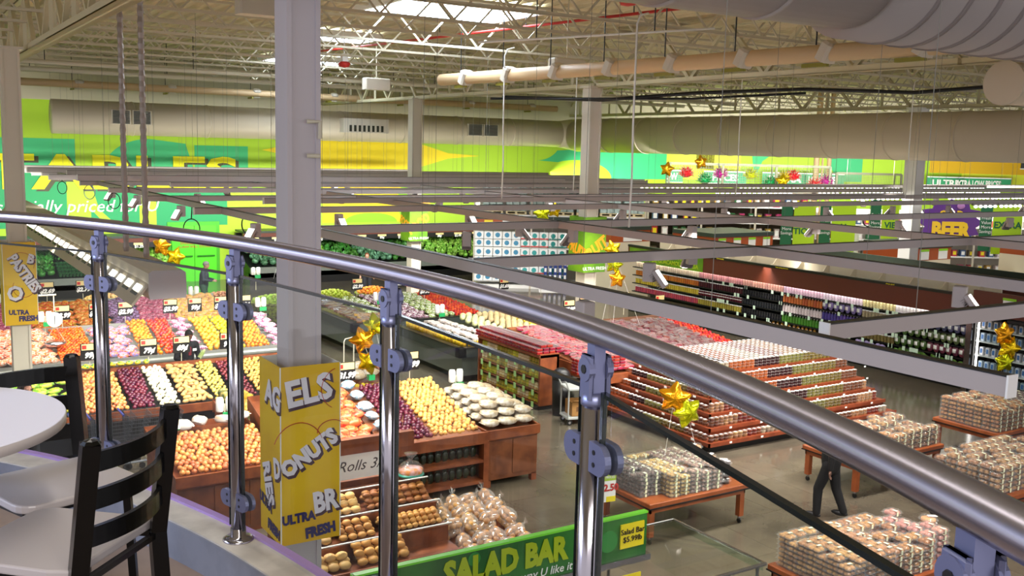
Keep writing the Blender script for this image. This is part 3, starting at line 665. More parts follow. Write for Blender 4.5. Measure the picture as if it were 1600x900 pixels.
obag = bag('orange_bag', mat('bag_orange_white', 'd8c8b8', .3, vary=.15, alt='e0581c', nscale=22), mat('clementine_skin', 'ee5f10'), .22, .17, .11)
bbag = bag('blue_bag', mat('bag_blue_lilac', '8a92d8', .3, vary=.15, alt='e0702a', nscale=20), mat('clementine_skin', 'ee5f10'), .22, .17, .11)
pbag = bag('pink_bag', mat('bag_pink', 'd8a0b8', .3, vary=.2, alt='a03468', nscale=22), white, .2, .15, .1)
L = lambda w_: '%s in the long citrus case' % w_
pile(obag, 'orange_bag', L('white and orange net bag of clementines at the left end'), 'bag', 'orange net bags in the citrus case', 1.7, 3.1, 22.95, .87, 24.8, 1.3, .1, flat=True)
pile(clem, 'clementine', L('small orange clementine'), 'clementine', 'loose clementines', 3.12, 3.85, 22.95, .88, 24.8, 1.3, .036)
pile(bbag, 'blue_bag', L('lilac and blue net bag of oranges'), 'bag', 'blue bags of oranges', 3.9, 4.75, 22.95, .87, 24.6, 1.28, .1, flat=True)
pile(orng, 'orange', L('orange in the heap beside the blue bags'), 'orange', 'oranges beside the blue bags', 4.8, 5.25, 22.95, .9, 24.8, 1.38, .046)
pile(tom, 'red_apple', L('red fruit between the oranges and the worker'), 'red fruit', 'red fruit in the citrus case', 5.27, 5.75, 22.95, .9, 24.8, 1.36, .046)
pile(pbag, 'pink_bag', L('pink bag behind the worker'), 'bag', 'pink bags in the citrus case', 5.78, 6.25, 22.95, .87, 24.8, 1.3, .09, flat=True)
pile(grpf, 'grapefruit', L('large yellow-orange grapefruit'), 'grapefruit', 'grapefruit', 6.27, 6.75, 22.95, .9, 24.8, 1.34, .055)
pile(lemn, 'lemon', L('yellow lemon'), 'lemon', 'lemons', 6.77, 7.15, 22.95, .9, 24.8, 1.34, .05)
pile(orng, 'orange', L('orange in the right-hand heap'), 'orange', 'oranges at the right end', 7.17, 7.75, 22.95, .9, 24.8, 1.38, .046)
pile(pbag, 'pink_bag', L('pink bag at the right end'), 'bag', 'pink bags at the right end of the citrus case', 7.8, 8.25, 22.95, .87, 24.8, 1.3, .09, flat=True)
fb = [bag('fruit_bag', mat('bag_f%d' % i, c, .3, vary=.15, alt=d_, nscale=24), mat('bag_g%d' % i, d_), .2, .16, .12) for i, (c, d_) in enumerate((('d8ae4a','c0281c'),('e6c21a','e8a890'),('c88a9a','9a1a48'),('a88ab8','4b1334'),('d8b060','c04a10')))]
for i, (x0, x1, k, nm) in enumerate(((1.9,2.9,2,'pink'),(2.9,3.9,0,'yellow and red'),(3.9,4.7,4,'cream and orange'),(4.7,5.4,3,'lilac and purple'),(5.4,6.2,2,'pink and magenta'),(6.2,7.5,1,'bright yellow'))):
    pile(fb[k], 'fruit_bag', '%s fruit bag on the bagged-fruit case, section %s from the left' % (nm, ['one','two','three','four','five','six'][i]), 'bag', '%s fruit bags, section %s' % (nm, ['one','two','three','four','five','six'][i]), x0, x1, 25.55, 1.12, 27.1, 1.55, .075, flat=True)
for x, y, z, s, w_ in ((2.55,24.98,1.5,'$3.99','left of the steel post'),(3.45,24.98,1.5,'$3.99','above the clementines'),(4.2,24.98,1.5,'$5.59','above the blue bags'),(4.85,24.98,1.5,'$2.99','above the oranges'),(5.9,24.98,1.5,'$3.99','left of the worker'),(6.5,24.98,1.5,'99¢','above the grapefruit'),(7.15,24.98,1.5,'$1.79','above the lemons'),(7.75,24.98,1.5,'99¢','above the right-hand oranges'),
                      (2.75,27.4,1.75,'$2.99','over the left end of the bagged fruit'),(3.45,27.4,1.75,'$2.69','second over the bagged fruit'),(4.3,27.4,1.75,'$2.79','third over the bagged fruit'),(5.1,27.4,1.75,'$2.99','fourth over the bagged fruit'),(5.9,27.4,1.75,'$2.99','fifth over the bagged fruit'),(6.65,27.4,1.75,'$4.69','sixth over the bagged fruit'),
                      (3.3,20.5,1.42,'99¢','behind the brown onions'),(4.4,20.5,1.42,'79¢','behind the white onions'),(5.05,20.5,1.42,'69¢','in front of the worker'),(6.0,20.5,1.42,'99¢','behind the red potatoes'),
                      (6.75,16.0,1.6,'$1.99','behind the pale blue bags'),(8.0,16.0,1.68,'$2.99','behind the yellow onions'),
                      (13.6,20.6,1.5,'10/$10','over the melons'),(14.6,20.3,1.62,'$7.99','over the tomatoes'),(15.9,21.4,1.55,'$3.99','over the far left of the berries'),(17.2,21.3,1.55,'$1.99','over the middle of the berries'),(18.2,21.0,1.45,'$2.99','over the right of the berries'),(13.4,25.9,1.4,'$7.99','over the grape case'),(12.0,27.6,1.4,'$2.99','over the far grapes'),(13.3,27.4,1.45,'$2.99','over the far greens'),(16.2,26.0,1.4,'$1.69','beside the fruit-banner column'),(17.6,26.0,1.4,'$1.69','right of the fruit-banner column')):
    price_card(x, y, z, s, 'black price card reading %s %s' % (s, w_))
# twin rolls of produce bags on stands
def bag_stand(x, y, z, label):
    t = thing('bag_roll_stand', label, 'bag dispenser', (x, y, z), 0, 'produce bag dispensers')
    MB().tube([(0,0,-.5),(0,0,.1)], .012, 6).tube([(-.13,0,.1),(.13,0,.1)], .01, 6).build('stand', steel, t)
    for s in (-1, 1): MB().lathe((s*.08,0,-.02), [(.05,0),(.065,.02),(.065,.2),(.05,.24)], 12).build('roll', white, t, True)
    MB().box(-.05,-.08,-.12,.13,-.05,-.02).build('green_box', mat('dispenser_green', '1d9a55', .4), t)
for x, y, z, w_ in ((3.05,24.7,1.55,'left of the clementines'),(2.25,27.3,1.65,'beside the left pillar'),(7.05,27.2,1.6,'at the right end of the bagged fruit'),(8.15,24.9,1.55,'right of the oranges'),(11.9,25.9,1.35,'on the grape case'),(13.05,24.3,1.15,'behind the pineapple tubs'),(8.9,15.9,1.4,'behind the white potato bags'),(4.6,15.95,1.35,'above the brown onion bin'),(9.9,30.7,1.6,'by the far baskets')):
    bag_stand(x, y, z, 'twin white produce-bag rolls on a stand %s' % w_)
# hanging scale by the left pillar
t = thing('hanging_scale', 'hanging produce scale with a round white dial beside the left pillar', 'scale', (3.1,23.6,1.75))
MB().tube([(0,0,.2),(0,0,.55)], .012).tube([(-.3,.0,.55),(.05,0,.55)], .02).build('arm', steel, t); MB().tube([(0,-.05,0),(0,.05,0)], .16, 24).build('dial', white, t)
MB().rbox((0,-.056,0), .012, .006, .2).build('needle', black, t); MB().lathe((0,0,-.62), [(.1,0),(.2,.05),(.24,.12)], 16).build('pan', chrome, t, True); MB().tube([(-.2,0,-.5),(0,0,-.12),(.2,0,-.5)], .006).build('chain', steel, t)

# --- cases in the middle distance (grapes, melons)
def island_case(label, x0, x1, y0, y1, z):
    t = thing('refrigerated_island', label, 'produce display', (x0, y0, 0)); W, D = x1-x0, y1-y0
    MB().box(.25,.25,0,W,D,.14).build('plinth', black, t)
    MB().box(.18,.18,.14,W,D,z-.28).build('body', greym, t)
    MB().prism([(0,z-.28),(W,z-.28),(W,z-.02),(0,z-.02)], 'y', 0, .0001) if 0 else None
    MB().box(0,0,z-.24,W,.2,z-.02).box(0,0,z-.24,.2,D,z-.02).build('bumper', darkgrey, t)
    MB().box(-.01,-.01,z-.02,W,.16,z).box(-.01,0,z-.02,.16,D,z).box(W-.1,0,z-.02,W,D,z).build('top_rim', black, t)
    MB().box(.1,.1,z-.2,W-.05,D,z-.1).build('bed', black, t)
    return t
island_case('dark grey case of white cartons, pineapple tubs and melons', 11.7, 15.2, 20.75, 24.4, .88)
island_case('dark grey case of packed grapes and fruit, farther back', 10.7, 15.0, 24.9, 28.4, .88)
tub = MB().lathe((0,0,0), [(.045,0),(.055,.15)], 8); tub.mat(1).lathe((0,0,.15), [(.058,0),(.058,.015),(.02,.02)], 8)
tubm = tub.mesh('pineapple_tub', [mat('pineapple', 'd9b02c', .3, vary=.25), clear], True)
for i in range(26): tag(put('pineapple_tub', tubm, None, (11.98, 21.0+i*.125, .84)), 'clear tub of pineapple along the left edge of the melon case', 'fruit tub', 'pineapple tubs')
for i in range(8): tag(put('pineapple_tub', tubm, None, (12.1+i*.13, 20.95, .84)), 'clear tub of pineapple along the front edge of the melon case', 'fruit tub', 'pineapple tubs in front')
egg = MB().rbox((0,0,.03), .2, .14, .06, None, .012).mesh('white_carton', [mat('carton_white', 'c9bfb8', .35, vary=.1)], False)
for j in range(17):
    for i in range(4): tag(put('white_carton', egg, None, (12.2+i*.22, 21.15+j*.165, .9+.06*(i % 2)+random.uniform(0,.05)), (0,0,random.uniform(-.1,.1))), 'white carton behind the pineapple tubs', 'carton', 'white cartons in the melon case')
cant = sph('melon', mat('melon_skin', 'bfa97a', .6, vary=.15, noise=.12, nscale=40), .085, 12, 8); hon = sph('honeydew', mat('honeydew_skin', 'c8cc94', .45, vary=.1), .09, 12, 8)
pile(hon, 'honeydew_melon', 'pale green honeydew melon in the grey case', 'melon', 'honeydew melons', 13.15, 13.75, 20.95, .85, 23.6, 1.1, .09, jit=.12)
pile(cant, 'cantaloupe_melon', 'tan cantaloupe melon in the grey case', 'melon', 'cantaloupe melons', 13.78, 14.7, 20.95, .85, 23.6, 1.1, .085, jit=.12)
pile(lemn, 'yellow_squash', 'yellow fruit beside the melons', 'fruit', 'yellow fruit beside the melons', 14.75, 15.15, 20.95, .9, 24, 1.1, .05)
clam = MB().rbox((0,0,.025), .16, .11, .05, None, .01); clam.mat(1).box(-.085,-.06,.05,.085,.06,.056)
def clamm(nm, c, lid=None): b_ = MB().rbox((0,0,.028), .15, .11, .056, None, .012); b_.mat(1).rbox((0,0,.062), .165, .12, .012); return b_.mesh(nm, [mat('fill_'+nm, c, .35, vary=.3, noise=.4, nscale=60), lid or clear], False)
cgr = clamm('grapes', '6a2035'); cgn = clamm('greengrapes', '9fb050'); cbr = clamm('brownpack', '7a4a2c'); cmx = clamm('mixpack', 'c08a3a')
for nm, me, lab, x0, x1, y0, y1 in (('brown_pack', cbr, 'brown fruit pack along the left edge of the far case', 10.85, 11.5, 25.0, 28.2), ('mixed_pack', cmx, 'orange and brown fruit pack on the far case', 11.0, 12.2, 25.0, 25.6)):
    pile(me, nm, lab, 'fruit pack', lab+'s', x0, x1, y0, .85, y1, .95, .085, jit=.1, ry=.065, flat=True)
bgr = bag('grape_bag', mat('bag_grape', 'b89aa8', .25, vary=.15, alt='6a2044', nscale=26), white, .2, .15, .11); bgg = bag('green_grape_bag', mat('bag_ggrape', 'c8d09a', .25, vary=.15, alt='7a9a30', nscale=26), white, .2, .15, .11)
pile(bgg, 'green_grape_bag', 'bag of green grapes at the left of the far case', 'bag', 'green grape bags, left', 11.6, 12.2, 25.3, .85, 28, 1.05, .09, flat=True)
pile(bgr, 'red_grape_bag', 'bag of red grapes on the far case', 'bag', 'red grape bags', 12.2, 13.2, 25.1, .85, 28, 1.1, .09, flat=True)
pile(bgg, 'green_grape_bag', 'bag of green grapes right of the red grapes', 'bag', 'green grape bags, right', 13.2, 14.0, 25.1, .85, 28, 1.1, .09, flat=True)
pile(tom, 'red_fruit', 'loose red fruit at the right end of the far case', 'red fruit', 'red fruit on the far case', 14.05, 14.9, 25.1, .85, 28, 1.1, .045)

# round printed fruit baskets beyond
wrap = mat('fruit_print_wrap', '3a2418', .5, alt='8a9a2c', nscale=9)
for i, (x, y, r_, fill, col_, nm) in enumerate(((10.2,29.8,.75,'celery','9ab83a','green celery'),(8.9,31.0,.7,'root','9a6a48','brown roots'),(6.6,31.6,.6,'cauliflower','e4dcb8','white cauliflower'),(5.6,32.0,.6,'root','b08a50','tan roots'),(11.5,31.0,.6,'apple','7a1f2c','dark red apples'),(12.3,30.2,.62,'pear','a8b83a','green pears'),(7.9,28.6,.55,'leaf','3f7a24','dark leafy greens'),(13.8,30.4,.6,'orange','e08a2a','oranges'))):
    t = thing('produce_basket', 'round basket with printed fruit wrap holding %s' % nm, 'basket', (x, y, 0))
    MB().lathe((0,0,0), [(r_*.9,0),(r_,.8),(r_+.03,.82),(r_+.03,.86),(r_-.04,.86)], 20).build('basket', wrap, t, True)
    MB().lathe((0,0,.8), [(r_*.95,0),(r_*.6,.12),(.01,.2)], 20).build('filling_bed', mat('bed_'+col_, col_, .8), t, True)
    me = P_('bk'+col_, lambda: sph('item', mat('it_'+col_, col_, .45, vary=.35), .055, 7, 5, 1.4 if fill in ('celery', 'root') else 1))
    for k in range(60):
        a = k*2.4; rr = r_*math.sqrt(k/60)*.92; tag(put('%s_item' % fill, me, None, (x+rr*math.cos(a), y+rr*math.sin(a), 1.02-.17*(rr/r_)**2), (0,random.uniform(0,.8),a)), 'piece of produce, one of the %s heaped in a round basket' % nm, fill, '%s in round basket' % nm)

# --- snack rack with red berry packs
t = thing('snack_rack', 'wooden rack of yellow snack bags with green price tags', 'rack', (12.05,17.75,0))
MB().box(0,0,.1,.5,.06,1.26).box(0,2.65,.1,.5,2.7,1.22).build('end_panel', wood, t); MB().box(-.02,0,1.18,.52,2.7,1.24).build('top_shelf', wood, t)
MB().box(.44,0,.1,.5,2.7,1.2).build('back_panel', woodd, t); MB().box(0,.05,0,.5,2.65,.12).build('plinth', black, t)
for z in (.12, .39, .66, .93): MB().box(0,.06,z,.42,2.64,z+.025).build('shelf', wood, t)
snb = [MB().rbox((0,0,.09), .05, .10, .17, None, .02).mesh('snack_bag', [mat('snack_%s' % c, c, .3, vary=.3, alt=a, nscale=25)], False) for c, a in (('c9a82a','5d6b1c'), ('b8862c','e6e0c0'), ('8a9a2c','d6c23a'))]
for k, z in enumerate((.15, .42, .69, .96)):
    for i in range(22): tag(put('snack_bag', snb[(i//4+k) % 3], None, (12.12, 17.9+i*.115, z), (0,.1,0)), '%s snack bag on %s shelf of the wooden rack' % (('yellow and olive', 'tan and white', 'green and yellow')[(i//4+k) % 3], ('the lowest', 'the second', 'the third', 'the top')[k]), 'snack bag', 'snack bags, rack shelf %d, colour %d' % (k, (i//4+k) % 3))
    for i in range(7): MB().box(-.03,.2+i*.37,z-.11,-.02,.29+i*.37,z+.02).build('price_tag', mat('tag_green', 'a9d98a', .5), t)
rb = clamm('redberry', '9a1626'); rb2 = clamm('pinkberry', 'c03a48')
for lay in range(3):
    for j in range(23):
        for i in range(4 if lay < 2 else 2): tag(put('berry_pack', rb, None, (12.1+i*.17 if lay < 2 else 12.2+i*.17, 17.9+j*.118, 1.25+lay*.07), (0,0,0)), 'small pack of dark red berries on top of the snack rack', 'berry pack', 'berry packs on the snack rack')
t = thing('waste_bin', 'black round bin with a domed lid at the end of the snack rack', 'bin', (12.3,17.3,0)); MB().lathe((0,0,0), [(.17,0),(.2,.8)], 20).build('body', black, t, True); MB().ball((0,0,.85), .21, .21, .2, 20, 10).build('dome_lid', black, t, True)
# berry island
t = thing('berry_table', 'wide wooden table of packed red berries and tomatoes', 'produce display', (13.2,17.1,0))
MB().prism([(0,.62),(3.9,1.0),(3.9,1.25),(0,.78)], 'x', 0, 5.2).build('bed', woodd, t); MB().box(-.03,-.06,.62,5.25,0,.82).box(-.04,-.05,.62,0,3.9,.9).build('rim', wood, t)
MB().box(0,.1,.42,5.2,1.2,.48).build('lower_shelf', wood, t)
for x in (.1, 1.8, 3.4, 5.0):
    for y in (.1, 3.7): MB().box(x-.06,y,0,x+.06,y+.12,.7).build('leg', black, t)
berr = [(rb2, 'strawberry pack', 13.25, 15.0, 'bright red strawberry pack on the berry table, left part', 17.2, 20.8), (clamm('palepink', '8a3038', None), 'wrapped fruit pack', 15.0, 16.6, 'pale pink wrapped berry pack in the middle of the berry table', 17.2, 20.6), (clamm('darkmix', '7a2a2c', None), 'tomato pack', 16.6, 17.8, 'dark red tomato pack on the right part of the berry table', 17.6, 20.4)]
for me, cat_, x0, x1, lab, ya, yb_ in berr: pile(me, cat_.replace(' ', '_'), lab, cat_, lab+'s', x0, x1, ya, .83, yb_, 1.2, .082, jit=.12, ry=.07, flat=True)
tm = sph('tomato', mat('tomato_red', 'c8301c', .25, vary=.25), .045, 8, 6)
pile(tm, 'tomato', 'loose red tomato at the right end of the berry table', 'tomato', 'loose tomatoes', 17.85, 18.35, 17.7, .86, 20.6, 1.22, .046)
for lay in range(5):
    for i in range(8):
        for j in (0, 1): tag(put('berry_pack', rb, None, (13.0-.9+i*.17+.1, 16.95+j*.13, .78+lay*.07), (0,0,0)) if False else put('berry_pack', rb, None, (12.75+i*.17, 17.28+j*.13, .86+lay*.07)), 'stacked pack of dark red berries at the near left of the berry table', 'berry pack', 'berry packs in the near stack')
# utility cart and cardboard box
t = thing('utility_cart', 'grey two-shelf utility cart on casters by the snack rack', 'cart', (12.35,16.6,0), -.25)
cg = mat('cart_grey', 'a9aaa8', .4)
for z in (.16, .78): MB().rbox((0,0,z), .8, .5, .05, None, .02).build('shelf', cg, t)
for sx in (-1, 1):
    for sy in (-1, 1):
        MB().tube([(sx*.38,sy*.22,.16),(sx*.38,sy*.22,.78)], .018, 8).build('upright', cg, t)
        c = MB().tube([(sx*.34,sy*.2-.015,.06),(sx*.34,sy*.2+.015,.06)], .06, 14).build('caster', black, t); MB().tube([(sx*.34,sy*.2-.02,.06),(sx*.34,sy*.2+.02,.06)], .03, 10).build('hub', chrome, c)
MB().tube([(-.38,-.22,.78),(-.48,-.22,1.0),(-.48,.22,1.0),(-.38,.22,.78)], .016, 8).build('push_handle', cg, t)
card = mat('cardboard', 'a5763c', .7, noise=.08)
t = thing('cardboard_box', 'open brown cardboard box on the lower shelf of the utility cart', 'box', (12.36,16.6,.186), -.25)
MB().box(-.3,-.2,0,.3,-.19,.3).box(-.3,.19,0,.3,.2,.3).box(-.3,-.2,0,-.29,.2,.3).box(.29,-.2,0,.3,.2,.3).box(-.3,-.2,0,.3,.2,.01).build('box', card, t); MB().prism([(-.2,.3),(-.19,.3),(-.3,.36),(-.31,.355)], 'x', -.3, .3).build('flap', card, t)
MB().box(-.2,-.204,.1,-.1,-.2,.2).box(0,-.204,.12,.2,-.2,.15).build('printing', mat('print_brown', '6a4520', .7), t)
# security pedestals
for i, (x, y) in enumerate(((9.6,21.3),(9.95,23.4))):
    t = thing('floor_gate', 'thin pale looped metal stand on the aisle floor, %s' % ('nearer' if i == 0 else 'farther'), 'stand', (x,y,0), .5); MB().tube([(-.2,0,0),(-.2,0,.75),(-.15,0,.82),(.15,0,.82),(.2,0,.75),(.2,0,0)], .015, 8).build('loop', cream, t)

# --- stepped cut-fruit display
t = thing('stepped_display', 'large stepped wooden display of cut-fruit cups', 'display', (13.15,13.55,0))
redw = mat('red_brown_wood', '7d3a20', .4, alt='6b2f18', nscale=5)
NT = 6; dz, dy = .185, .30; W = 5.5; D = 3.9
MB().box(.1,.1,0,W-.05,D,.14).build('plinth', black, t)
for k in range(NT):
    z = .22+k*dz; y0_ = k*dy; x0_ = k*.28
    MB().box(x0_,y0_,z-.14 if k else .14,W,D,z).build('step', redw, t)
    MB().box(x0_-.03,y0_-.03,z-.065,W+.03,y0_,z+.01).box(x0_-.03,y0_-.03,z-.065,x0_,D,z+.01).build('step_lip', redw, t)
    for j in range(6): MB().box(x0_+.5+j*.85,y0_-.036,z-.045,x0_+.56+j*.85,y0_-.03,z-.01).build('shelf_tag', white, t)
    for j in range(3): MB().box(x0_-.036,y0_+.4+j*.9,z-.035,x0_-.03,y0_+.48+j*.9,z+.01).build('shelf_tag', white, t)
cupc = [('brown nuts', '7a4a30'), ('dark grapes', '3a1a1c'), ('red melon', '8a3a2a'), ('mixed salad', '7a6a30'), ('orange melon', 'a8582a'), ('peach cubes', 'b88a60'), ('green melon', '7c7a3c'), ('pale sprouts', 'b8a890')]
lidw = mat('cup_lid_white', 'f1f0ea', .3)
cupm = []
for nm, c in cupc:
    b_ = MB().lathe((0,0,0), [(.045,0),(.057,.05)], 8); b_.mat(1).lathe((0,0,.05), [(.062,0),(.062,.008),(.03,.012)], 8); b_.mat(2).box(-.022,-.022,.0625,.026,.022,.064)
    cupm.append(b_.mesh('cup', [mat('cup_'+c, c, .4, vary=.35, noise=.5, nscale=50), clear, lidw]))
cand = []
for k in range(NT):
    z = .22+k*dz; y0_ = k*dy; x0_ = k*.28
    n = int((W-x0_-.15)/.128)
    for i in range(n):
        kind = (int(i*.128/(.45+.07*k)+k*1.7)*5+k*3) % 8
        for lay in (0, 1, 2)[:3 if k else 2]: cand.append((x0_+.12+i*.128+13.15, y0_+.09+13.55, z+lay*.062, kind, k, 'front'))
    for j in range(int((D-y0_-.3)/.128)):
        kind = (int(j*.128/.6+k)*3+k*5) % 8
        for lay in (0, 1): cand.append((x0_+.10+13.15, y0_+.24+j*.128+13.55, z+lay*.062, kind, k, 'left side'))
k = NT-1; z = .22+k*dz
for i in range(24):
    for j in range(1, 14): cand.append((13.15+k*.28+.3+i*.155, 13.55+k*dy+.1+j*.145, z+.068, (i//4*3+1) % 8, k, 'top'))
cand.sort(key=lambda c: (Vector(c[:3])-Vector((0,0,CZ))).length)
step_n = ['lowest', 'second', 'third', 'fourth', 'fifth', 'top']
for x, y, z, kd, k, side in cand[:300]:
    lab = 'clear-lidded cup of %s on the %s step, %s, of the fruit display' % (cupc[kd][0], step_n[k], side)
    tag(put('fruit_cup', cupm[kd], None, (x+random.uniform(-.006,.006), y+random.uniform(-.006,.006), z+.002), (0,0,random.uniform(-.2,.2))), lab, 'fruit cup', lab)
b_ = MB()
lidm = {'w': 8}
mm = [mat('cupfill_'+c, c, .4, noise=.5, nscale=50) for _, c in cupc]+[clear, lidw]
for x, y, z, kd, k, side in cand[300:]:
    b_.mat(kd).lathe((x,y,z), [(.045,0),(.057,.05)], 8); b_.mat(8).lathe((x,y,z+.05), [(.062,0),(.062,.008),(.03,.012)], 8); b_.mat(9).box(x-.035,y-.035,z+.0625,x+.045,y+.035,z+.064)
tag(b_.build('fruit_cups', mm), 'remaining fruit cups covering the top and far part of the stepped display', 'fruit cups', None, 'stuff')

# --- cookie tables
tw = mat('table_orange_wood', '96502a', .35, alt='84421f', nscale=4)
def display_table(x0, x1, y0, y1, label, h=.65, shelf=False):
    t = thing('display_table', label, 'table', ((x0+x1)/2, (y0+y1)/2, 0)); w = (x1-x0)/2; d = (y1-y0)/2
    MB().rbox((0,0,h-.035), 2*w, 2*d, .07, None, .01).build('table_top', tw, t)
    MB().box(-w-.005,-d-.012,h-.085,w+.005,d+.012,h-.065).build('bumper_strip', black, t)
    MB().box(-w+.04,-d+.04,h-.16,w-.04,-d+.07,h-.07).box(-w+.04,d-.07,h-.16,w-.04,d-.04,h-.07).box(-w+.04,-d+.04,h-.16,-w+.07,d-.04,h-.07).box(w-.07,-d+.04,h-.16,w-.04,d-.04,h-.07).build('apron', tw, t)
    for s in (-1, 1):
        for q in (-1, 1):
            X, Y = s*(w-.09), q*(d-.09); g = MB().rbox((X,Y,(h-.07+.1)/2+.01), .09, .09, h-.19).build('leg', tw, t)
            c = MB().tube([(X-.012,Y,.04),(X+.012,Y,.04)], .04, 14).build('caster', black, t); MB().tube([(X,Y,.06),(X,Y,.12)], .014, 8).rbox((X,Y,.09), .05, .05, .01).build('caster_fork', chrome, c)
    if shelf: MB().box(-w+.05,-d+.05,.2,w-.05,d-.05,.24).build('lower_shelf', tw, t)
    return t
def box_mesh(nm, L, Wd, H, fill, fc, shape):
    """clear clamshell, the baked goods inside, paper label"""
    sh = MB().rbox((0,0,H/2), L, Wd, H, None, .012).rbox((0,0,H*.5), L+.016, Wd+.016, .006)
    g = MB(); n = 3 if shape == 'cookie' else 2
    for i in range(n):
        for j in range(2): g.ball(((i-(n-1)/2)*L/n*.92, (j-.5)*Wd*.46, H*.48), L/n*.5, Wd*.26, H*.44, 8, 5)
    lb = MB().box(-.02, -Wd/2-.010, H*.15, .014, -Wd/2-.007, H*.9).box(-.02, -Wd/2, H+.001, .014, -Wd*.1, H+.004)
    return (sh.mesh(nm+'_shell', clear), g.mesh(nm+'_fill', mat('baked_'+fc, fc, .6, vary=.2, noise=.35, nscale=50), True), lb.mesh(nm+'_label', mat('label_pale', 'dfe3c2', .5)))
def round_mesh(nm, r_, H, fc):
    sh = MB().lathe((0,0,0), [(r_*.8,0),(r_*.86,H*.45),(r_,H*.5),(r_,H*.55),(r_*.84,H*.6),(r_*.78,H)], 20)
    g = MB().lathe((0,0,.004), [(r_*.7,0),(r_*.74,H*.6),(r_*.5,H*.75),(.01,H*.8)], 16); lb = MB().box(-.03,-r_*.86,H+.001,.03,r_*.1,H+.003)
    return (sh.mesh(nm+'_shell', clear, True), g.mesh(nm+'_fill', mat('cake_'+fc, fc, .6, vary=.15), True), lb.mesh(nm+'_label', mat('label_white', 'eeeeee', .5)))
def pack(ms, name, loc, rz, label, cat, group):
    o = tag(put(name, ms[0], None, loc, (0,0,rz)), label, cat, group); put('baked_goods', ms[1], o); put('paper_label', ms[2], o); return o
def stacks(ms, name, x0, x1, y0, y1, z, L, Wd, H, n, label, cat, rz=0, var=1):
    """stacked packs; packs wholly buried inside the block are left out"""
    nx = max(1, round((x1-x0)/L)); ny = max(1, round((y1-y0)/Wd))
    for i in range(nx):
        for j in range(ny):
            h = n-random.choice((0,)*3+(1,)*var)
            for k in range(h):
                if not (j == 0 or i == 0 or k >= h-1): continue
                pack(ms, name, (x0+(i+.5)*(x1-x0)/nx+random.uniform(-.006,.006), y0+(j+.5)*(y1-y0)/ny+random.uniform(-.006,.006), z+k*(H+.003)), rz+random.uniform(-.04,.04), label, cat, label)
B1 = box_mesh('cookie', .2, .15, .058, 0, 'c9a45c', 'cookie'); B2 = box_mesh('brownie', .2, .15, .058, 0, '5a4038', 'cookie'); B3 = box_mesh('muffin', .2, .17, .075, 0, 'b0783c', 'muffin'); B4 = box_mesh('oat', .2, .15, .058, 0, 'a58474', 'cookie'); B5 = box_mesh('croissant', .22, .17, .085, 0, '9a6c3a', 'muffin')
C1 = round_mesh('cake', .13, .09, 'c89058'); C2 = round_mesh('darkcake', .13, .09, '2a1a14')
display_table(9.2, 11.2, 10.62, 11.85, 'wooden display table on casters right of the fourth post, stacked with cookies')
pk = lambda w_: w_+' on the table right of the fourth post'
stacks(B2, 'cookie_pack', 9.25, 9.65, 10.9, 11.8, .652, .2, .15, .058, 6, pk('clear pack of grey-brown cookies, left end,'), 'cookie pack')
stacks(B1, 'cookie_pack', 9.65, 10.05, 10.68, 11.8, .652, .2, .15, .058, 6, pk('stacked clear pack of pale yellow cookies'), 'cookie pack')
stacks(B4, 'cookie_pack', 10.05, 10.7, 10.68, 11.8, .652, .215, .15, .058, 6, pk('stacked clear pack of pinkish oat cookies'), 'cookie pack')
for i, (x, y, n, ms, c) in enumerate(((10.86,10.85,4,C2,'dark'),(11.05,11.12,3,C1,'brown'),(10.84,11.15,4,C1,'brown'),(11.05,11.42,3,C1,'brown'),(10.84,11.45,4,C1,'brown'),(11.04,11.7,4,C1,'brown'))):
    for k in range(n): pack(ms, 'cake_tub', (x, y, .652+k*.092), i, 'round clear tub of %s cake at the right end of the cookie table' % c, 'cake tub', 'round %s cake tubs on the cookie table' % c)
display_table(13.6, 15.95, 10.5, 11.7, 'wooden display table on casters where the walking person passes')
pk = lambda w_: w_+' on the table behind the walking person'
stacks(B3, 'muffin_pack', 14.0, 15.0, 10.56, 11.65, .652, .2, .17, .075, 4, pk('clear pack of golden muffins'), 'muffin pack')
stacks(B5, 'pastry_pack', 15.0, 15.9, 10.56, 11.65, .652, .22, .17, .085, 4, pk('clear pack of tan pastries'), 'pastry pack')
display_table(17.45, 20.0, 10.4, 11.8, 'wooden display table at the far right, farthest of the bakery tables')
pk = lambda w_: w_+' on the farthest bakery table'
stacks(B3, 'muffin_pack', 17.5, 18.6, 10.46, 11.7, .652, .2, .17, .075, 6, pk('clear pack of pinkish muffins'), 'muffin pack')
stacks(B2, 'brownie_pack', 17.8, 18.3, 10.44, 10.62, .652, .2, .15, .058, 4, pk('clear pack of dark brownies at the near corner'), 'brownie pack') if 0 else None
stacks(B2, 'brownie_pack', 18.6, 19.8, 10.46, 11.7, .652, .2, .15, .058, 6, pk('clear pack of dark brownies'), 'brownie pack')
display_table(14.1, 16.4, 8.25, 9.55, 'wooden display table with a lower shelf at the right edge of the picture', shelf=True)
pk = lambda w_: w_+' on the table at the right edge'
stacks(B5, 'croissant_pack', 14.15, 16.3, 8.35, 9.5, .652, .22, .19, .085, 5, pk('clear pack of brown croissants with a white band'), 'croissant pack')
stacks(B2, 'cookie_pack', 14.4, 15.9, 8.32, 8.7, .242, .2, .15, .058, 4, 'pack of dark cookies on the lower shelf of the table at the right edge', 'cookie pack')
display_table(9.15, 11.7, 7.1, 8.3, 'wooden display table at the bottom right, nearest of the bakery tables')
pk = lambda w_: w_+' on the nearest bakery table'
stacks(B1 if 0 else box_mesh('donut', .2, .15, .058, 0, 'c08a4c', 'muffin'), 'donut_pack', 9.2, 10.1, 7.15, 8.2, .652, .2, .15, .058, 7, pk('stacked clear pack of golden doughnut holes'), 'doughnut pack', PI/2)
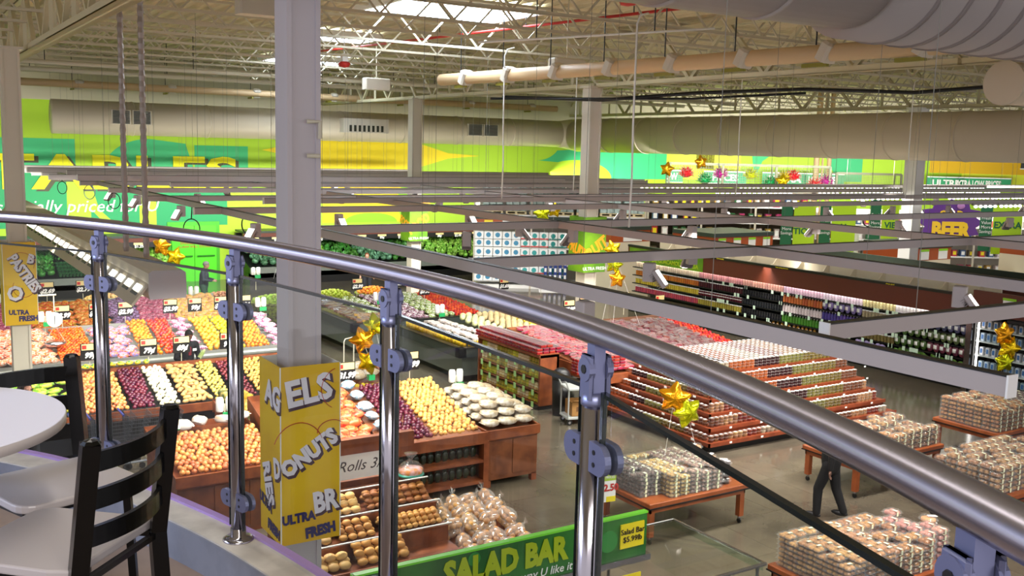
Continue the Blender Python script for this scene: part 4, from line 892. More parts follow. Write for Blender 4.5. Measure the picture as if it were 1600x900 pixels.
stacks(B3, 'muffin_pack', 10.1, 10.9, 7.15, 8.25, .652, .2, .17, .075, 5, pk('clear pack of muffins'), 'muffin pack')
stacks(box_mesh('pinkb', .2, .17, .075, 0, 'c98a7a', 'muffin'), 'bun_pack', 10.9, 11.4, 7.3, 8.2, .652, .2, .17, .075, 5, pk('clear pack of pink iced buns'), 'bun pack')
for k in range(4): pack(C1, 'cake_tub', (11.56, 7.75, .652+k*.092), 1, 'round tub of cake at the right end of the nearest bakery table', 'cake tub', 'round tubs on the nearest bakery table')
# ================================================================== hanging light tracks
trk = mat('track_grey', 'b4aaa6', .4); led = mat('led_lens', 'fffdf6', .5, emit=5); fin = mat('lamp_fins', '8d8583', .4)
def track(a, b_, label, z=4.5, wires=5, hh=.055):
    a = Vector((*a, z)); b_ = Vector((*b_, z)); d = b_-a; L = d.length
    t = thing('light_track', label, 'light track', a, math.atan2(d.y, d.x), 'hanging light tracks')
    MB().box(0,-.035,-hh,L,.035,hh).build('track_body', trk, t); MB().box(0,-.04,hh,L,.04,hh+.008).build('track_top', black, t)
    MB().box(-.012,-.045,-hh-.005,0,.045,hh+.012).build('end_cap', white, t)
    for i in range(wires):
        x = L*(i+.5)/wires; MB().tube([(x,0,hh),(x,0,3.6)], .0035, 4).build('hanging_wire', mat('wire_grey', '7d7a70', .5), t)
    return t
track((5.1,3.0), (5.1,40), 'long pale light track running diagonally from the right foreground to the mural wall', wires=8)
track((9.38,5.0), (9.38,33), 'second long diagonal light track, behind the nearest one', wires=6)
track((13.9,7.5), (13.9,30), 'third long diagonal light track', wires=5)
YB_ = [4.6, 9.0, 13.4, 17.6, 21.6, 25.2, 29.2, 33.0, 36.6, 39.4]
nth = ['nearest', 'second nearest', 'third', 'fourth', 'fifth', 'sixth', 'seventh', 'eighth', 'ninth', 'farthest']
xe = {33.0: 26, 36.6: 24, 39.4: 21.5}
for i, y in enumerate(YB_): track((5.5 if i == 0 else 5.2 if i < 3 else 4.6, y), (xe.get(y, min(50, 14+y*1.6)), y), 'cross light track, the %s one' % nth[i], wires=8)
for i, (y, x0, x1) in enumerate(((19.6,6.5,43),(23.4,9,45),(27.2,6.5,46),(28.3,4.4,20),(31.1,6,26),(32.0,4.2,22),(34.1,5,25),(35.2,4.0,24),(37.5,4.4,23),(38.5,3.9,22.5),(40.3,4,20))): track((x0, y), (x1, y), 'cross light track between the main ones, %s from the near end' % ['first','second','third','fourth','fifth','sixth','seventh','eighth','ninth','tenth','eleventh'][i], z=4.55 if i < 3 else 4.5+.06*(i % 4), wires=4, hh=.055 if i < 3 else .075)
hb = MB().rbox((0,0,-.13), .13, .13, .22, None, .01).mesh('driver_box', trk)
Mt = Matrix.Rotation(R(-38), 3, 'X')
hh_ = MB().rbox(Vector((0,-.13,-.20)), .15, .055, .24, Mt, .012).mesh('lamp_body', trk)
f_ = MB()
for k in range(9): f_.rbox(Vector((0,-.13,-.20))+Mt@Vector((0,.045,-.09+k*.0225)), .15, .045, .006, Mt)
fm_ = f_.mesh('cooling_fins', fin); lm_ = MB().rbox(Vector((0,-.13,-.20))+Mt@Vector((0,-.03,0)), .12, .006, .20, Mt).mesh('lamp_lens', led)
hp = None; hn = 0
def head(x, y, rz, lab, z=4.44):
    global hp
    if hp is None:
        hp = thing('track_lamp', lab, 'lamp', (x, y, z), rz, 'track lamps')
        for nm, me in (('driver_box', hb), ('lamp_body', hh_), ('cooling_fins', fm_), ('lamp_lens', lm_)): put(nm, me, hp)
        return
    o = copy_tree(hp); o.location = (x, y, z); o.rotation_euler = (0,0,rz); o['label'] = lab
head(7.62, 9.0, R(35), 'lit track lamp with a grey driver box in front of the juice case')
head(9.38, 6.15, R(25), 'lit track lamp at the right, in front of the salad shelves')
head(7.65, 13.4, R(150), 'unlit-looking track lamp seen from its finned back, before the paper goods')
head(12.3, 13.4, R(190), 'finned back of a track lamp near the brown price-card sign')
head(5.1, 6.85, R(180), 'track lamp box on the nearest diagonal track beside the handrail')
for y, w_ in ((20.5, 'lower end'), (15.8, 'middle'), (27.5, 'upper part'), (24.5, 'far part')): head(5.1, y, R(-60), 'track lamp on the %s of the diagonal track over the produce' % w_)
head(9.38, 10.2, R(160), 'track lamp on the second diagonal track, near end'); head(9.38, 14.6, R(60), 'track lamp on the second diagonal track, middle')
rr_ = random.Random(3)
for i, y in enumerate(YB_[2:], 2):
    x = 6.0+rr_.uniform(0, 2)+(3.2 if i == 2 else 0); k = 0
    while x < min(44, 12+y*1.5, xe.get(y, 99)):
        head(x, y, rr_.choice((R(30), R(10), R(170), R(150), R(200), R(-30))), 'small track lamp on the %s cross track, number %d along it' % (nth[i], k+1)); x += rr_.uniform(2.4, 4.2); k += 1
# rows of small spots facing the camera on the right
discs = MB()
bar_b = MB().box(-.6,-.03,-.01,.6,.03,.05).mesh('bar_body', fin)
for k in range(5): discs.ball((-.48+k*.24,-.035,-.045), .07, .05, .04, 10, 6)
bar_l = discs.mesh('spot_lenses', led, True)
for j, (y, x0, x1) in enumerate(((29.2,24,46),(25.2,24,41),(21.6,26.5,38),(17.6,27,31))):
    x = x0+.6; k = 0
    while x < x1:
        if not (k % 4 == 3 and x < x0+8):
            t = thing('spotlight_bar', 'bar of bright white spots facing the camera, %s row on the right' % ['top','second','third','lowest'][j], 'light', (x, y-.05, 4.42), 0, 'spot bars, %s row' % ['top','second','third','lowest'][j])
            put('bar_body', bar_b, t); put('spot_lenses', bar_l, t)
        x += 1.28; k += 1
for x, y, z in ((5.05,30.5,4.2),(5.05,27.0,4.15),(5.05,35.5,4.1),(5.3,20.5,3.95),(5.8,18.3,4.2)):
    c = MB(); c.tube([(.16*math.cos(a),0,.2*math.sin(a)) for a in [2*PI*i/20 for i in range(21)]], .012, 6, False).tube([(0,0,.2),(.02,0,4.5-z)], .012, 6)
    tag(put('cable_coil', c.mesh('cable_coil', black, True), None, (x,y,z), (0,0,.6+x)), 'coil of dark cable hanging from the diagonal track before the mural', 'cable', 'cable coils')
# white drop conduits
for i, (x, y, z0, w_) in enumerate(((10.2,12.6,4.5,'right of the middle of the picture'),(11.6,18.8,4.6,'left of the fruit-banner column'),(19.9,20,4.6,'above the orange star balloon'),(24.5,18,4.6,'before the pipe cluster'),(16.2,22.5,4.6,'beside the fruit-banner column'))):
    t = MB().tube([(0,0,z0),(.02,0,z0+.8),(0,0,z0+1.6),(0,0,7.7),(.1,.05,7.85),(.3,.1,7.9)], .016, 8).build('conduit', white, None, True); t.location = (x,y,0)
    tag(t, 'thin white conduit dropping from the roof %s' % w_, 'conduit')

# lit hood over the produce, at the left
hood = thing('light_hood', 'long beige light hood with a row of bright lamps over the produce on the left', 'light hood', (3.60,15.35,3.3))
hc = mat('hood_beige', 'b9ab93', .5); hcg = mat('hood_end_grey', 'aaa2a6', .5)
MB().prism([(-.26,.04),(.26,.04),(.28,.12),(.27,.43),(.22,.47),(-.22,.47),(-.27,.43),(-.28,.12)], 'y', .02, 19.5).build('hood_body', hc, hood)
MB().prism([(-.26,.04),(.26,.04),(.28,.12),(.27,.43),(.22,.47),(-.22,.47),(-.27,.43),(-.28,.12)], 'y', 0, .02).build('hood_end', hcg, hood)
MB().prism([(-.265,.29),(-.24,.27),(-.50,-.06),(-.53,-.035)], 'y', .05, 19.5).build('reflector_flap', hc, hood)
Mf = Matrix.Rotation(R(-51), 3, 'Y')
for k in range(30):
    y = .35+k*.62+(.12 if k % 5 == 4 else 0)
    MB().rbox((-.365,y,.185), .11, .30, .03, Mf).build('lamp', led, hood)
    MB().rbox((-.425,y,.115), .05, .34, .02, Mf).build('lamp_recess', black, hood)
for k, (x, y) in enumerate(((3.60,18.3),(3.70,17.2))):
    b = MB(); n = 60; L_ = 5.1
    b.tube([(0,0,L_*i/n) for i in range(n+1)], [.055 if i % 2 else .042 for i in range(n+1)], 8)
    o = b.build('flexible_conduit', mat('flex_grey', 'a09690', .4, .3)); o.location = (x, y, 3.76); tag(o, 'ribbed grey flexible conduit running from the roof to the hood, %s' % ('left' if k == 0 else 'right'), 'conduit')

# ================================================================== pillar signs
sy = mat('sign_yellow', 'f0c814', .4, alt='e0b010', nscale=1.2); navy = mat('sign_navy', '2b2560', .5); signw = mat('sign_letter_white', 'e9e6f0', .5); mauve = mat('sign_shadow', '4c3340', .5); redl = mat('sign_red_line', 'b5311c', .5)
def two(s, size, loc, rz, t, face, sx=1.0, rot2=0, m=None, bold=.012):
    """outlined word with its drop shadow on face 'f' (toward -y) or 'l' (toward -x)"""
    base = Matrix.Rotation(PI/2, 3, 'X') if face == 'f' else Matrix.Rotation(-PI/2, 3, 'Z')@Matrix.Rotation(PI/2, 3, 'X')
    e = (base@Matrix.Rotation(rot2, 3, 'Z')).to_euler(); off_ = Vector((.018,.003,-.018)) if face == 'f' else Vector((.003,-.018,-.018))
    text(s, size, m or signw, loc, e, t, 'lettering', .002, sx=sx, bold=bold)
    if m is None: text(s, size*1.03, mauve, Vector(loc)+off_, e, t, 'lettering_shadow', .001, sx=sx, bold=bold+.008)
def pillar_box(x, y, z0, z1, label, w_=.285):
    t = thing('pillar_sign', label, 'sign', (x, y, z0)); h = z1-z0
    MB().box(-w_,-w_,0,w_,-w_+.012,h).build('front_panel', sy, t); MB().box(-w_,-w_+.012,0,-w_+.012,w_,h).build('side_panel', sy, t)
    MB().box(w_-.012,-w_+.012,0,w_,w_,h).box(-w_+.012,w_-.012,0,w_-.012,w_,h).build('rear_panel', white, t)
    MB().box(-w_-.003,-w_-.003,0,-w_+.006,-w_+.006,h).box(w_-.006,-w_-.003,0,w_+.003,-w_+.006,h).build('corner_trim', white, t)
    return t
t = pillar_box(3.205, 8.69, 2.07, 3.73, 'tall yellow four-sided bakery sign reading ELS, DONUTS and BR around the nearest column')
fy = -.292
two('ELS', .33, (-.02,fy,1.42), 0, t, 'f', .93, R(8)); two('ONUTS', .205, (-.015,fy,.84), 0, t, 'f', .84, R(31)); two('BR', .27, (.135,fy,.36), 0, t, 'f', .74, R(6))
two('ULTRA', .12, (-.12,fy,.24), 0, t, 'f', .85, R(2), navy, .006); two('FRESH', .13, (.09,fy,.09), 0, t, 'f', .82, R(5), navy, .008)
two('AG', .30, (fy,-.10,1.36), 0, t, 'l', .95, R(-6)); two('D', .25, (fy,-.2,.70), 0, t, 'l', .9, R(10)); two('RIES', .27, (fy,.05,.50), 0, t, 'l', .85, R(-70)); two('ULTRA', .13, (fy,.12,.30), 0, t, 'l', .85, R(-8), navy, .006); two('FRESH', .13, (fy,-.1,.10), 0, t, 'l', .9, R(-5), navy, .006)
b = MB(); b.tube([(-.12+.3*math.cos(R(a))*.8,fy,.88+.26*math.sin(R(a))) for a in range(20,170,10)], .004, 4).tube([(.30+.2*math.cos(R(a)),fy,1.42+.2*math.sin(R(a))) for a in range(110,250,10)], .004, 4).tube([(.20+.14*math.cos(R(a)),fy,1.02+.11*math.sin(R(a))) for a in range(40,190,10)], .004, 4).build('painted_curve', redl, t)
t = pillar_box(2.25, 21.9, 2.02, 3.66, 'yellow four-sided bakery sign with PASTRIES on the left edge pillar', .3)
fy = -.306
two('PASTRIES', .26, (.07,fy,1.02), 0, t, 'f', .8, R(-58)); two('B', .24, (.2,fy,1.3), 0, t, 'f', .9, R(-15)); two('O', .4, (-.1,fy,.62), 0, t, 'f', .9, 0); two('ULTRA', .13, (-.05,fy,.25), 0, t, 'f', .9, R(-3), navy, .006); two('FRESH', .14, (.12,fy,.12), 0, t, 'f', .9, 0, navy, .008)
MB().tube([(.06+.2*math.cos(R(a)),fy,.75+.2*math.sin(R(a))) for a in range(150,390,12)], .004, 4).tube([(.02+.24*math.cos(R(a)),fy,1.2+.24*math.sin(R(a))) for a in range(-20,170,12)], .004, 4).build('painted_curve', redl, t)
sgn = mat('sign_leaf_green', '6c9a10', .5, alt='4d7d12', nscale=1.6); lo = mat('sign_orange', 'e6a11c', .5)
for x, y, z0, z1, lab, w_, words in ((16.3,21.9,2.45,3.95,'green four-sided FRUIT sign on the middle column',.36,('FRUIT','VEG')), (16.3,32.4,2.35,3.9,'green four-sided produce sign on the far column before the yellow wall',.36,('FOOD','HERBS'))):
    t = thing('pillar_sign', lab, 'sign', (x, y, z0)); h = z1-z0
    MB().box(-w_,-w_,0,w_,-w_+.012,h).box(-w_,-w_+.012,0,-w_+.012,w_,h).box(w_-.012,-w_+.012,0,w_,w_,h).box(-w_+.012,w_-.012,0,w_-.012,w_,h).build('panel', sgn, t)
    text(words[0], .42, lo, (.0,-w_-.01,.62), (Matrix.Rotation(PI/2,3,'X')@Matrix.Rotation(R(35),3,'Z')).to_euler(), t, sx=.8, bold=.02)
    text(words[1], .3, lo, (.05,-w_-.01,1.28), FRONT, t, sx=.9, bold=.02); text('ULTRA FRESH', .13, white, (0,-w_-.01,.1), FRONT, t)
    text(words[0], .42, lo, (-w_-.01,0,.62), (Matrix.Rotation(-PI/2,3,'Z')@Matrix.Rotation(PI/2,3,'X')@Matrix.Rotation(R(-20),3,'Z')).to_euler(), t, sx=.7, bold=.02)

# ================================================================== rolls rack
acr = clear_mat('acrylic', gloss=.06, rough=.08); bread = mat('roll_crust', 'dba055', .5, vary=.18, noise=.12, nscale=14); breadp = mat('pale_bun', 'e2b874', .55, vary=.12); breadb = mat('brown_bread', 'a5672f', .55, vary=.2)
t = thing('bakery_rack', 'stepped bakery rack of loose rolls in clear bins beside the bagels pillar', 'bakery rack', (4.87,10.3,0))
W2 = 1.0
for k in range(3): MB().box(-W2-.02,.02+k*.33,0 if k == 0 else .7,W2+.02,1.15,.76+k*.2).build('step', wood, t)
MB().box(-W2-.04,-.02,.68,W2+.04,.02,.78).build('front_rail', wood, t)
MB().box(-W2,1.1,0,W2,1.2,1.35).box(-W2,1.35,1.30,W2,1.42,1.38).box(-W2,1.2,0,W2,1.35,1.3).box(-W2,1.3,1.75,W2,1.4,1.95).build('back_board', wood, t)
nb = [-W2, -.42, .16, W2-.25+.0, W2]
divs = {0: [-1,-.35,.42,1.0], 1: [-1,-.45,.1,1.0], 2: [-1,-.52,.05,1.0]}
for k in range(3):
    y0 = .03+k*.33; z0 = .77+k*.2
    for x in divs[k]:
        MB().prism([(y0,z0),(y0+.38,z0),(y0+.38,z0+.26),(y0+.22,z0+.26),(y0,z0+.06)], 'x', x-.003, x+.003).build('bin_divider', acr, t)
    MB().box(-1,y0,z0,1,y0+.005,z0+.07).build('bin_front', acr, t); MB().prism([(y0,z0+.07),(y0+.004,z0+.065),(y0+.2,z0+.26),(y0+.196,z0+.264)], 'x', -1, 1).build('bin_lid', acr, t)
    MB().box(-1,y0+.19,z0+.262,1,y0+.215,z0+.272).build('lid_top', mat('lid_edge_white', 'dcdcd8', .2), t)
rl = sph('roll', bread, .05, 12, 7, 1.15, 1, .75); bn = sph('bun', breadp, .062, 12, 7, 1.1, 1, .7); hg = sph('long_roll', breadp, .045, 12, 7, 2.1, 1, .8); sm = sph('small_roll', bread, .038, 10, 6, 1.15, 1, .85); bk = sph('brown_roll', breadb, .045, 10, 6, 1.3, 1, .7)
def fill(me, nm, k, xa, xb, r, lab, ry=None, sc=1.0):
    ry = ry or r; n = max(1, int((xb-xa)/(1.95*r)))
    for j in range(4):
        y = .05+k*.33+ry+j*2*ry*.85
        if y+ry*.5 > k*.33+.37: break
        for lay in range(1+min(2, j)):
            if lay < min(2, j)-1: continue
            for i in range(n):
                tag(put(nm, me, None, (4.87+xa+(i+.5+.25*((lay+j) % 2))*(xb-xa)/(n+.25), 10.3+y+random.uniform(-.006,.006), .80+k*.2+r*.35+lay*r*1.0), (random.uniform(-.2,.2),random.uniform(-.15,.15),random.uniform(-.25,.25)), sc), lab, 'roll', lab)
fill(bn, 'round_roll', 0, -.98, -.38, .074, 'round golden roll in the bottom left bin beside the bagels pillar', ry=.066, sc=1.15); fill(rl, 'round_roll', 0, -.33, .38, .066, 'golden roll in the bottom middle bin', ry=.06, sc=1.2)
fill(bn, 'bun', 1, -.98, -.48, .074, 'pale oval bun in the middle left bin', ry=.062, sc=1.1); fill(rl, 'round_roll', 1, -.43, .08, .055, 'roll in the middle bin just left of the steel post', ry=.055); fill(sm, 'small_roll', 1, .13, .98, .04, 'small round roll in the middle right bin', ry=.04)
fill(hg, 'long_roll', 2, -.98, -.56, .09, 'long pale hoagie roll in the top left bin', ry=.045); fill(bn, 'bun', 2, -.5, .02, .06, 'soft bun in the top middle bin', ry=.055); fill(bk, 'brown_roll', 2, .08, .98, .052, 'flat brown roll in the top right bin', ry=.045)
t = thing('rolls_sign', 'white handwritten sign for bulk rolls above the rolls rack', 'sign', (4.95,11.66,1.57)); MB().box(-.62,-.006,-.17,.62,.006,.17).build('card', white, t)
text('Bulk Rolls 3/$', .2, mat('ink_grey', '4a4648', .6), (0,-.008,0), FRONT, t, 'handwriting', .001, shear=.35)
t = thing('candy_cake', 'clear-wrapped cake with pink, orange and teal candies on top of the rolls rack', 'cake', (5.75,11.45,1.40))
MB().lathe((0,0,0), [(.15,0),(.16,.09),(.10,.11)], 20).build('cake', mat('cake_pink', 'e5b8c0', .5, alt='d9842e', nscale=14), t, True); MB().lathe((0,0,.0), [(.17,0),(.18,.02),(.17,.035)], 20).build('tray', mat('teal_trim', '45a592', .4), t, True)
MB().lathe((0,0,.0), [(.17,.02),(.175,.1),(.10,.17),(.025,.2),(.03,.23),(.09,.30)], 14).build('wrap', clear, t, True)
# bagged rolls at the right of the rack
t = thing('low_table', 'low wooden table of bagged rolls right of the rolls rack', 'table', (6.5,10.75,0)); MB().box(-.55,-.6,.42,.62,.75,.5).box(-.5,-.55,0,-.42,-.47,.42).box(.5,-.55,0,.58,-.47,.42).box(-.5,.62,0,-.42,.7,.42).box(.5,.62,0,.58,.7,.42).build('table_body', woodd, t)
MB().prism([(-.6,.5),(.75,.5),(.75,.72),(-.6,.56)], 'x', -.55, .62).build('riser', wood, t)
wrapm = clear_mat('bag_film', gloss=.5, rough=.15, haze=.13)
br_ = MB()
for i in range(3):
    for j in range(2): br_.ball(((i-1)*.085,(j-.5)*.085,.04), .05, .045, .04, 8, 5)
    br_.ball(((i-1)*.08,0,.095), .05, .045, .035, 8, 5)
brm = br_.mesh('rolls', bread, True); fb_ = MB()
fb_.ball((0,0,.065), .16, .12, .075, 12, 6, None, lambda p: p*(1+.06*math.sin(p.x*60)*math.cos(p.y*70)))
for a in range(7): fb_.add([(.14,0,.07),(.21+.02*math.sin(a*2),.05*math.cos(a),.12+.04*math.sin(a)),(.20,.05*math.cos(a+.7),.10+.04*math.sin(a+.9))], [(0,1,2)])
fbm = fb_.mesh('bag_of_rolls', wrapm, True)
for i in range(4):
    for j in range(5):
        for lay in range(2 if j > 1 else 1):
            o = tag(put('bag_of_rolls', fbm, None, (6.12+i*.27+random.uniform(-.03,.03), 10.42+j*.26, .58+j*.04+lay*.11), (random.uniform(-.15,.15),random.uniform(-.5,-.1),random.uniform(-.4,.4)+(PI/2 if (i+j) % 2 else 0))), 'clear twisted bag of rolls on the low bakery table', 'bag', 'bags of rolls on the low table'); put('rolls', brm, o)
for x, n in ((6.25,3),(6.6,1),(6.95,2)):
    for k in range(n): pack(B1, 'roll_box', (x,10.24,.56+k*.06), 0, 'clear box of rolls at the front of the low bakery table', 'roll pack', 'boxes of rolls on the low table')
# salad bar
sg = mat('salad_green', '1f5a26', .4, alt='2f7a2a', nscale=1.5); limeT = mat('lime_letter', 'a9bf1e', .4)
t = thing('salad_bar', 'salad bar counter with a long green SALAD BAR sign board', 'salad bar', (5.2,8.0,0))
MB().box(-1.6,-.1,0,1.65,-.75,.9).build('counter', darkgrey, t); MB().box(-1.65,-.8,.88,1.7,-.05,.93).build('counter_top', chrome, t)
MB().box(-1.75,-.03,1.37,1.67,.03,1.84).build('sign_board', sg, t); MB().box(-1.76,-.035,1.83,1.68,.035,1.85).box(-1.765,-.035,1.37,-1.75,.035,1.85).build('sign_edge', mat('lime_edge', '7be03a', .4), t); MB().box(-1.77,-.06,1.30,1.72,.06,1.37).build('chrome_ledge', chrome, t)
text('SALAD BAR', .34, limeT, (-.12,-.04,1.645), FRONT, t, sx=.82, bold=.018); text('Serve yourself the way U like it', .125, white, (-.12,-.04,1.44), FRONT, t, 'script', shear=.2)
MB().box(1.30,-.05,1.49,1.62,-.035,1.76).build('yellow_card', yellowp, t); text('Salad Bar\n$5.99lb', .088, black, (1.46,-.055,1.63), FRONT, t)
b = MB()
for x, z, r_ in ((-1.2,1.5,.11),(-.5,1.75,.07),(.9,1.5,.08),(1.15,1.6,.12)): b.tube([(x,-.032,z),(x,-.036,z)], r_, 20)
b.build('leaf_print', mat('leaf_print', '2f8a3a', .5), t)
t = thing('sneeze_guard', 'clear glass guard with steel rails at the right end of the salad bar', 'glass guard', (7.4,8.0,0))
MB().box(-.5,-.72,1.28,.56,.75,1.29).build('glass_top', glass, t); MB().prism([(-.74,1.28),(-.73,1.28),(-1.05,.95),(-1.06,.95)], 'x', -.5, .56).build('glass_front', glass, t)
MB().tube([(-.5,-.74,1.285),(.58,-.74,1.285)], .022, 10).tube([(.58,-.74,1.285),(.58,.77,1.285)], .014, 8).tube([(-.5,.77,1.285),(.58,.77,1.285)], .012, 8).build('steel_rail', chrome, t)
MB().box(.555,-.72,1.2,.565,.75,1.28).box(-.5,.745,1.2,.56,.755,1.28).build('glass_lip', clear_mat('greenish_glass', tint=(.8,.9,.85), gloss=.1), t)
MB().tube([(-.45,-.7,0),(-.45,-.7,1.28)], .025, 10).tube([(.5,-.7,.9),(.5,-.7,1.28)], .02, 10).tube([(-.45,.7,0),(-.45,.7,1.28)], .02, 10).build('support', chrome, t)
MB().box(-.5,-.7,.5,.5,-.1,.9).build('counter_end', darkgrey, t)
t = thing('soup_card', 'yellow price card below the salad bar ledge', 'sign', (6.55,7.85,1.12)); MB().box(-.16,-.006,-.12,.16,.006,.12).build('card', yellowp, t); text('WRAP', .11, black, (0,-.01,.03), FRONT, t)
t = thing('hanging_price_sign', 'white and lime hanging sign priced $2.50 beside the fourth post', 'price sign', (7.35,9.35,1.62), R(-8))
MB().box(-.16,-.006,-.2,.16,.006,.16).build('card', white, t); MB().box(-.16,-.008,.07,.16,-.006,.16).build('header', mat('header_lime', 'a7c83a', .5), t); text('ULTRA PRICES', .045, white, (0,-.01,.115), FRONT, t); text('$2.50', .12, redm, (.06,-.01,-.02), FRONT, t, bold=.004)
MB().box(.03,-.008,-.2,.16,-.006,-.13).build('yellow_corner', yellowp, t); MB().tube([(0,0,.16),(0,0,2.9)], .002, 4).build('string', steel, t)
# shopping carts
def cart(x, y, rz, label):
    t = thing('shopping_cart', label, 'shopping cart', (x, y, 0), rz, 'nested shopping carts'); wr = mat('cart_wire', '55585e', .35, .5)
    b = MB()
    for k in range(8):
        z = .5+k*.065; e = .02*k
        b.tube([(-.2-e*.3,-.42-e,z),(.2+e*.3,-.42-e,z),(.22+e*.3,.38,z),(-.22-e*.3,.38,z),(-.2-e*.3,-.42-e,z)], .004, 4, False)
    for i in range(12):
        x_ = -.2+.4*i/11; b.tube([(x_,-.42,.5),(x_*1.1,-.56,.96)], .003, 4).tube([(x_*1.05,.38,.5),(x_*1.1,.38,.96)], .003, 4).tube([(x_,-.42,.5),(x_*1.05,.38,.5)], .003, 4)
    for i in range(14):
        y_ = -.42+.8*i/13
        for s in (-1, 1): b.tube([(s*.2,y_,.5),(s*.24,y_,.96)], .003, 4)
    b.build('basket', wr, t); MB().tube([(-.2,.36,.12),(.2,.36,.12),(.18,-.45,.14),(-.18,-.45,.14),(-.2,.36,.12)], .012, 8).tube([(-.2,.36,.12),(-.22,.38,.98)], .012, 8).tube([(.2,.36,.12),(.22,.38,.98)], .012, 8).build('frame', wr, t)
    MB().tube([(-.25,.46,1.0),(.25,.46,1.0)], .018, 8).build('handle', mat('handle_blue', '2c3a8a', .4), t)
    for sx in (-1, 1):
        for sy_ in (-1, 1): MB().tube([(sx*.19-.012,sy_*.38,.055),(sx*.19+.012,sy_*.38,.055)], .055, 12).build('wheel', rubber, t)
for i in range(4): cart(3.0+i*.27, 17.9-i*.0, R(90), 'grey wire shopping cart in the row behind the chair, number %s from the left' % ['one','two','three','four'][i])
# star balloons
def star_mesh(nm, c, r_=.27, th=.13):
    b = MB(); n = 10; K = 5; vs = []; fs = []
    def rad(a, s): q = (a/(2*PI)*5) % 1; w_ = abs(q-.5)*2; return r_*s*(.60+.40*w_**1.5)
    N = 50
    for side in (1, -1):
        base = len(vs); vs.append((0, side*th, 0))
        for k in range(1, K+1):
            s = k/K
            for i in range(N):
                a = 2*PI*i/N; rr = rad(a, s); cr = .012*math.sin(i*3.7+k)*(1-abs(s-.5))
                vs.append((rr*math.sin(a), side*(th*math.sqrt(max(0, 1-s*s))+cr*(1-s)), rr*math.cos(a)))
        for i in range(N):
            f = (base, base+1+i, base+1+(i+1) % N); fs.append(f if side < 0 else f[::-1])
            for k in range(K-1):
                q = (base+1+k*N+i, base+1+(k+1)*N+i, base+1+(k+1)*N+(i+1) % N, base+1+k*N+(i+1) % N); fs.append(q if side < 0 else q[::-1])
    b.add(vs, fs); return b.mesh(nm, mat('foil_'+c, c, .18, .85), True)
gold = star_mesh('gold_star', 'f0a81c'); lime_ = star_mesh('lime_star', 'c8d01a'); yel = star_mesh('yellow_star', 'f0cc18')
def balloon(me, x, y, z, lab, zb_, sc=1, rz=None, tilt=0):
    o = tag(put('star_balloon', me, None, (x,y,z), (tilt, random.uniform(-.4,.4), -YAW+random.uniform(-.5,.5) if rz is None else rz), sc), lab, 'balloon')
    if zb_ is not None: put('string', MB().tube([(0,0,-.15),(.01,.01,(zb_-z)/sc)], .003/sc, 4).mesh('string', white), o)
for a in ((gold,7.40,16.75,2.15,'orange-gold star balloon left of the middle post',1.5,1.0),(lime_,7.62,16.7,2.42,'lime green star balloon above the gold one by the middle post',1.5,.95),(yel,7.45,16.6,1.76,'yellow-gold star balloon lowest of the three by the middle post',1.45,.95),
          (gold,10.18,11.3,1.98,'gold star balloon above the cookie table',1.05,1.0),(lime_,10.36,11.2,1.76,'lime green star balloon above the cookie table',1.05,1.0),
          (yel,15.7,20.0,3.25,'yellow star balloon highest of the three before the snack shelves',1.2,.9),(lime_,15.72,19.95,2.85,'lime star balloon in the middle of the three before the snack shelves',1.2,.9),(gold,15.8,19.9,2.5,'gold star balloon lowest of the three before the snack shelves',1.2,.95),
          (gold,19.9,11.95,2.12,'orange star balloon at the right edge, top of three',.9,.95),(yel,20.05,11.9,1.8,'yellow star balloon at the right edge, middle of three',.9,1.0),(lime_,20.0,11.95,1.5,'lime star balloon at the right edge, lowest of three',.9,.95),
          (gold,7.35,32,2.45,'gold star balloon before the produce wall on the left',1.0,1.3),(yel,7.75,32,2.1,'second gold star balloon lower right of the first on the left',1.0,1.2),
          (yel,12.9,36,2.75,'small yellow star balloon above the handrail by the green door',1.0,1.1),(yel,13.5,36,2.6,'small yellow star balloon right of its twin by the green door',1.0,1.0),(gold,11.6,33,2.2,'gold star balloon beside the post by the green door',1.0,1.1),
          (lime_,20.8,30.8,3.35,'green and yellow star balloon before the paper goods',1.2,1.3),(yel,21.2,30.6,3.5,'yellow star balloon before the paper goods',1.2,1.1)):
    balloon(a[0], a[1], a[2], a[3], a[4], a[5], a[6])
for x, y, z, w_ in ((7.5,16.6,1.42,'by the middle post'),):
    t = tag(MB().box(-.06,-.05,0,.06,.05,.1).build('balloon_weight', mat('dispenser_green', '1d9a55')), 'small green balloon weight %s' % w_, 'weight'); t.location = (x, y, z)
# nut crates on the rack at the right of the bagels pillar
t = thing('nut_crate', 'tilted wooden crates of nuts and roots behind the red net bags', 'produce bin', (7.1,17.6,0))
MB().prism([(-.6,.1),(.7,.1),(.7,1.25),(-.6,.75)], 'x', -.7, 1.2).build('crate_body', woodd, t)
for x in (-.7, -.1, .45, 1.2): MB().prism([(-.62,.75),(.7,1.27),(.7,1.4),(-.62,.88)], 'x', x-.02, x+.02).build('crate_side', wood, t)
MB().box(-.72,-.66,.62,1.22,-.6,.88).build('crate_front', wood, t)
nut = sph('nut', mat('nut_brown', 'a5714c', .5, vary=.3), .032, 7, 5, 1.3); nutp = sph('nut', mat('nut_pale', 'd0ab88', .5, vary=.2), .036, 7, 5, 1.2)
pile(nut, 'brown_root', 'brown root in the left tilted crate', 'root', 'brown roots in the left crate', 6.43, 6.98, 17.0, .82, 18.25, 1.28, .045); pile(nutp, 'walnut', 'pale walnut in the middle tilted crate', 'nut', 'walnuts in the middle crate', 7.02, 7.53, 17.0, .82, 18.25, 1.28, .04)
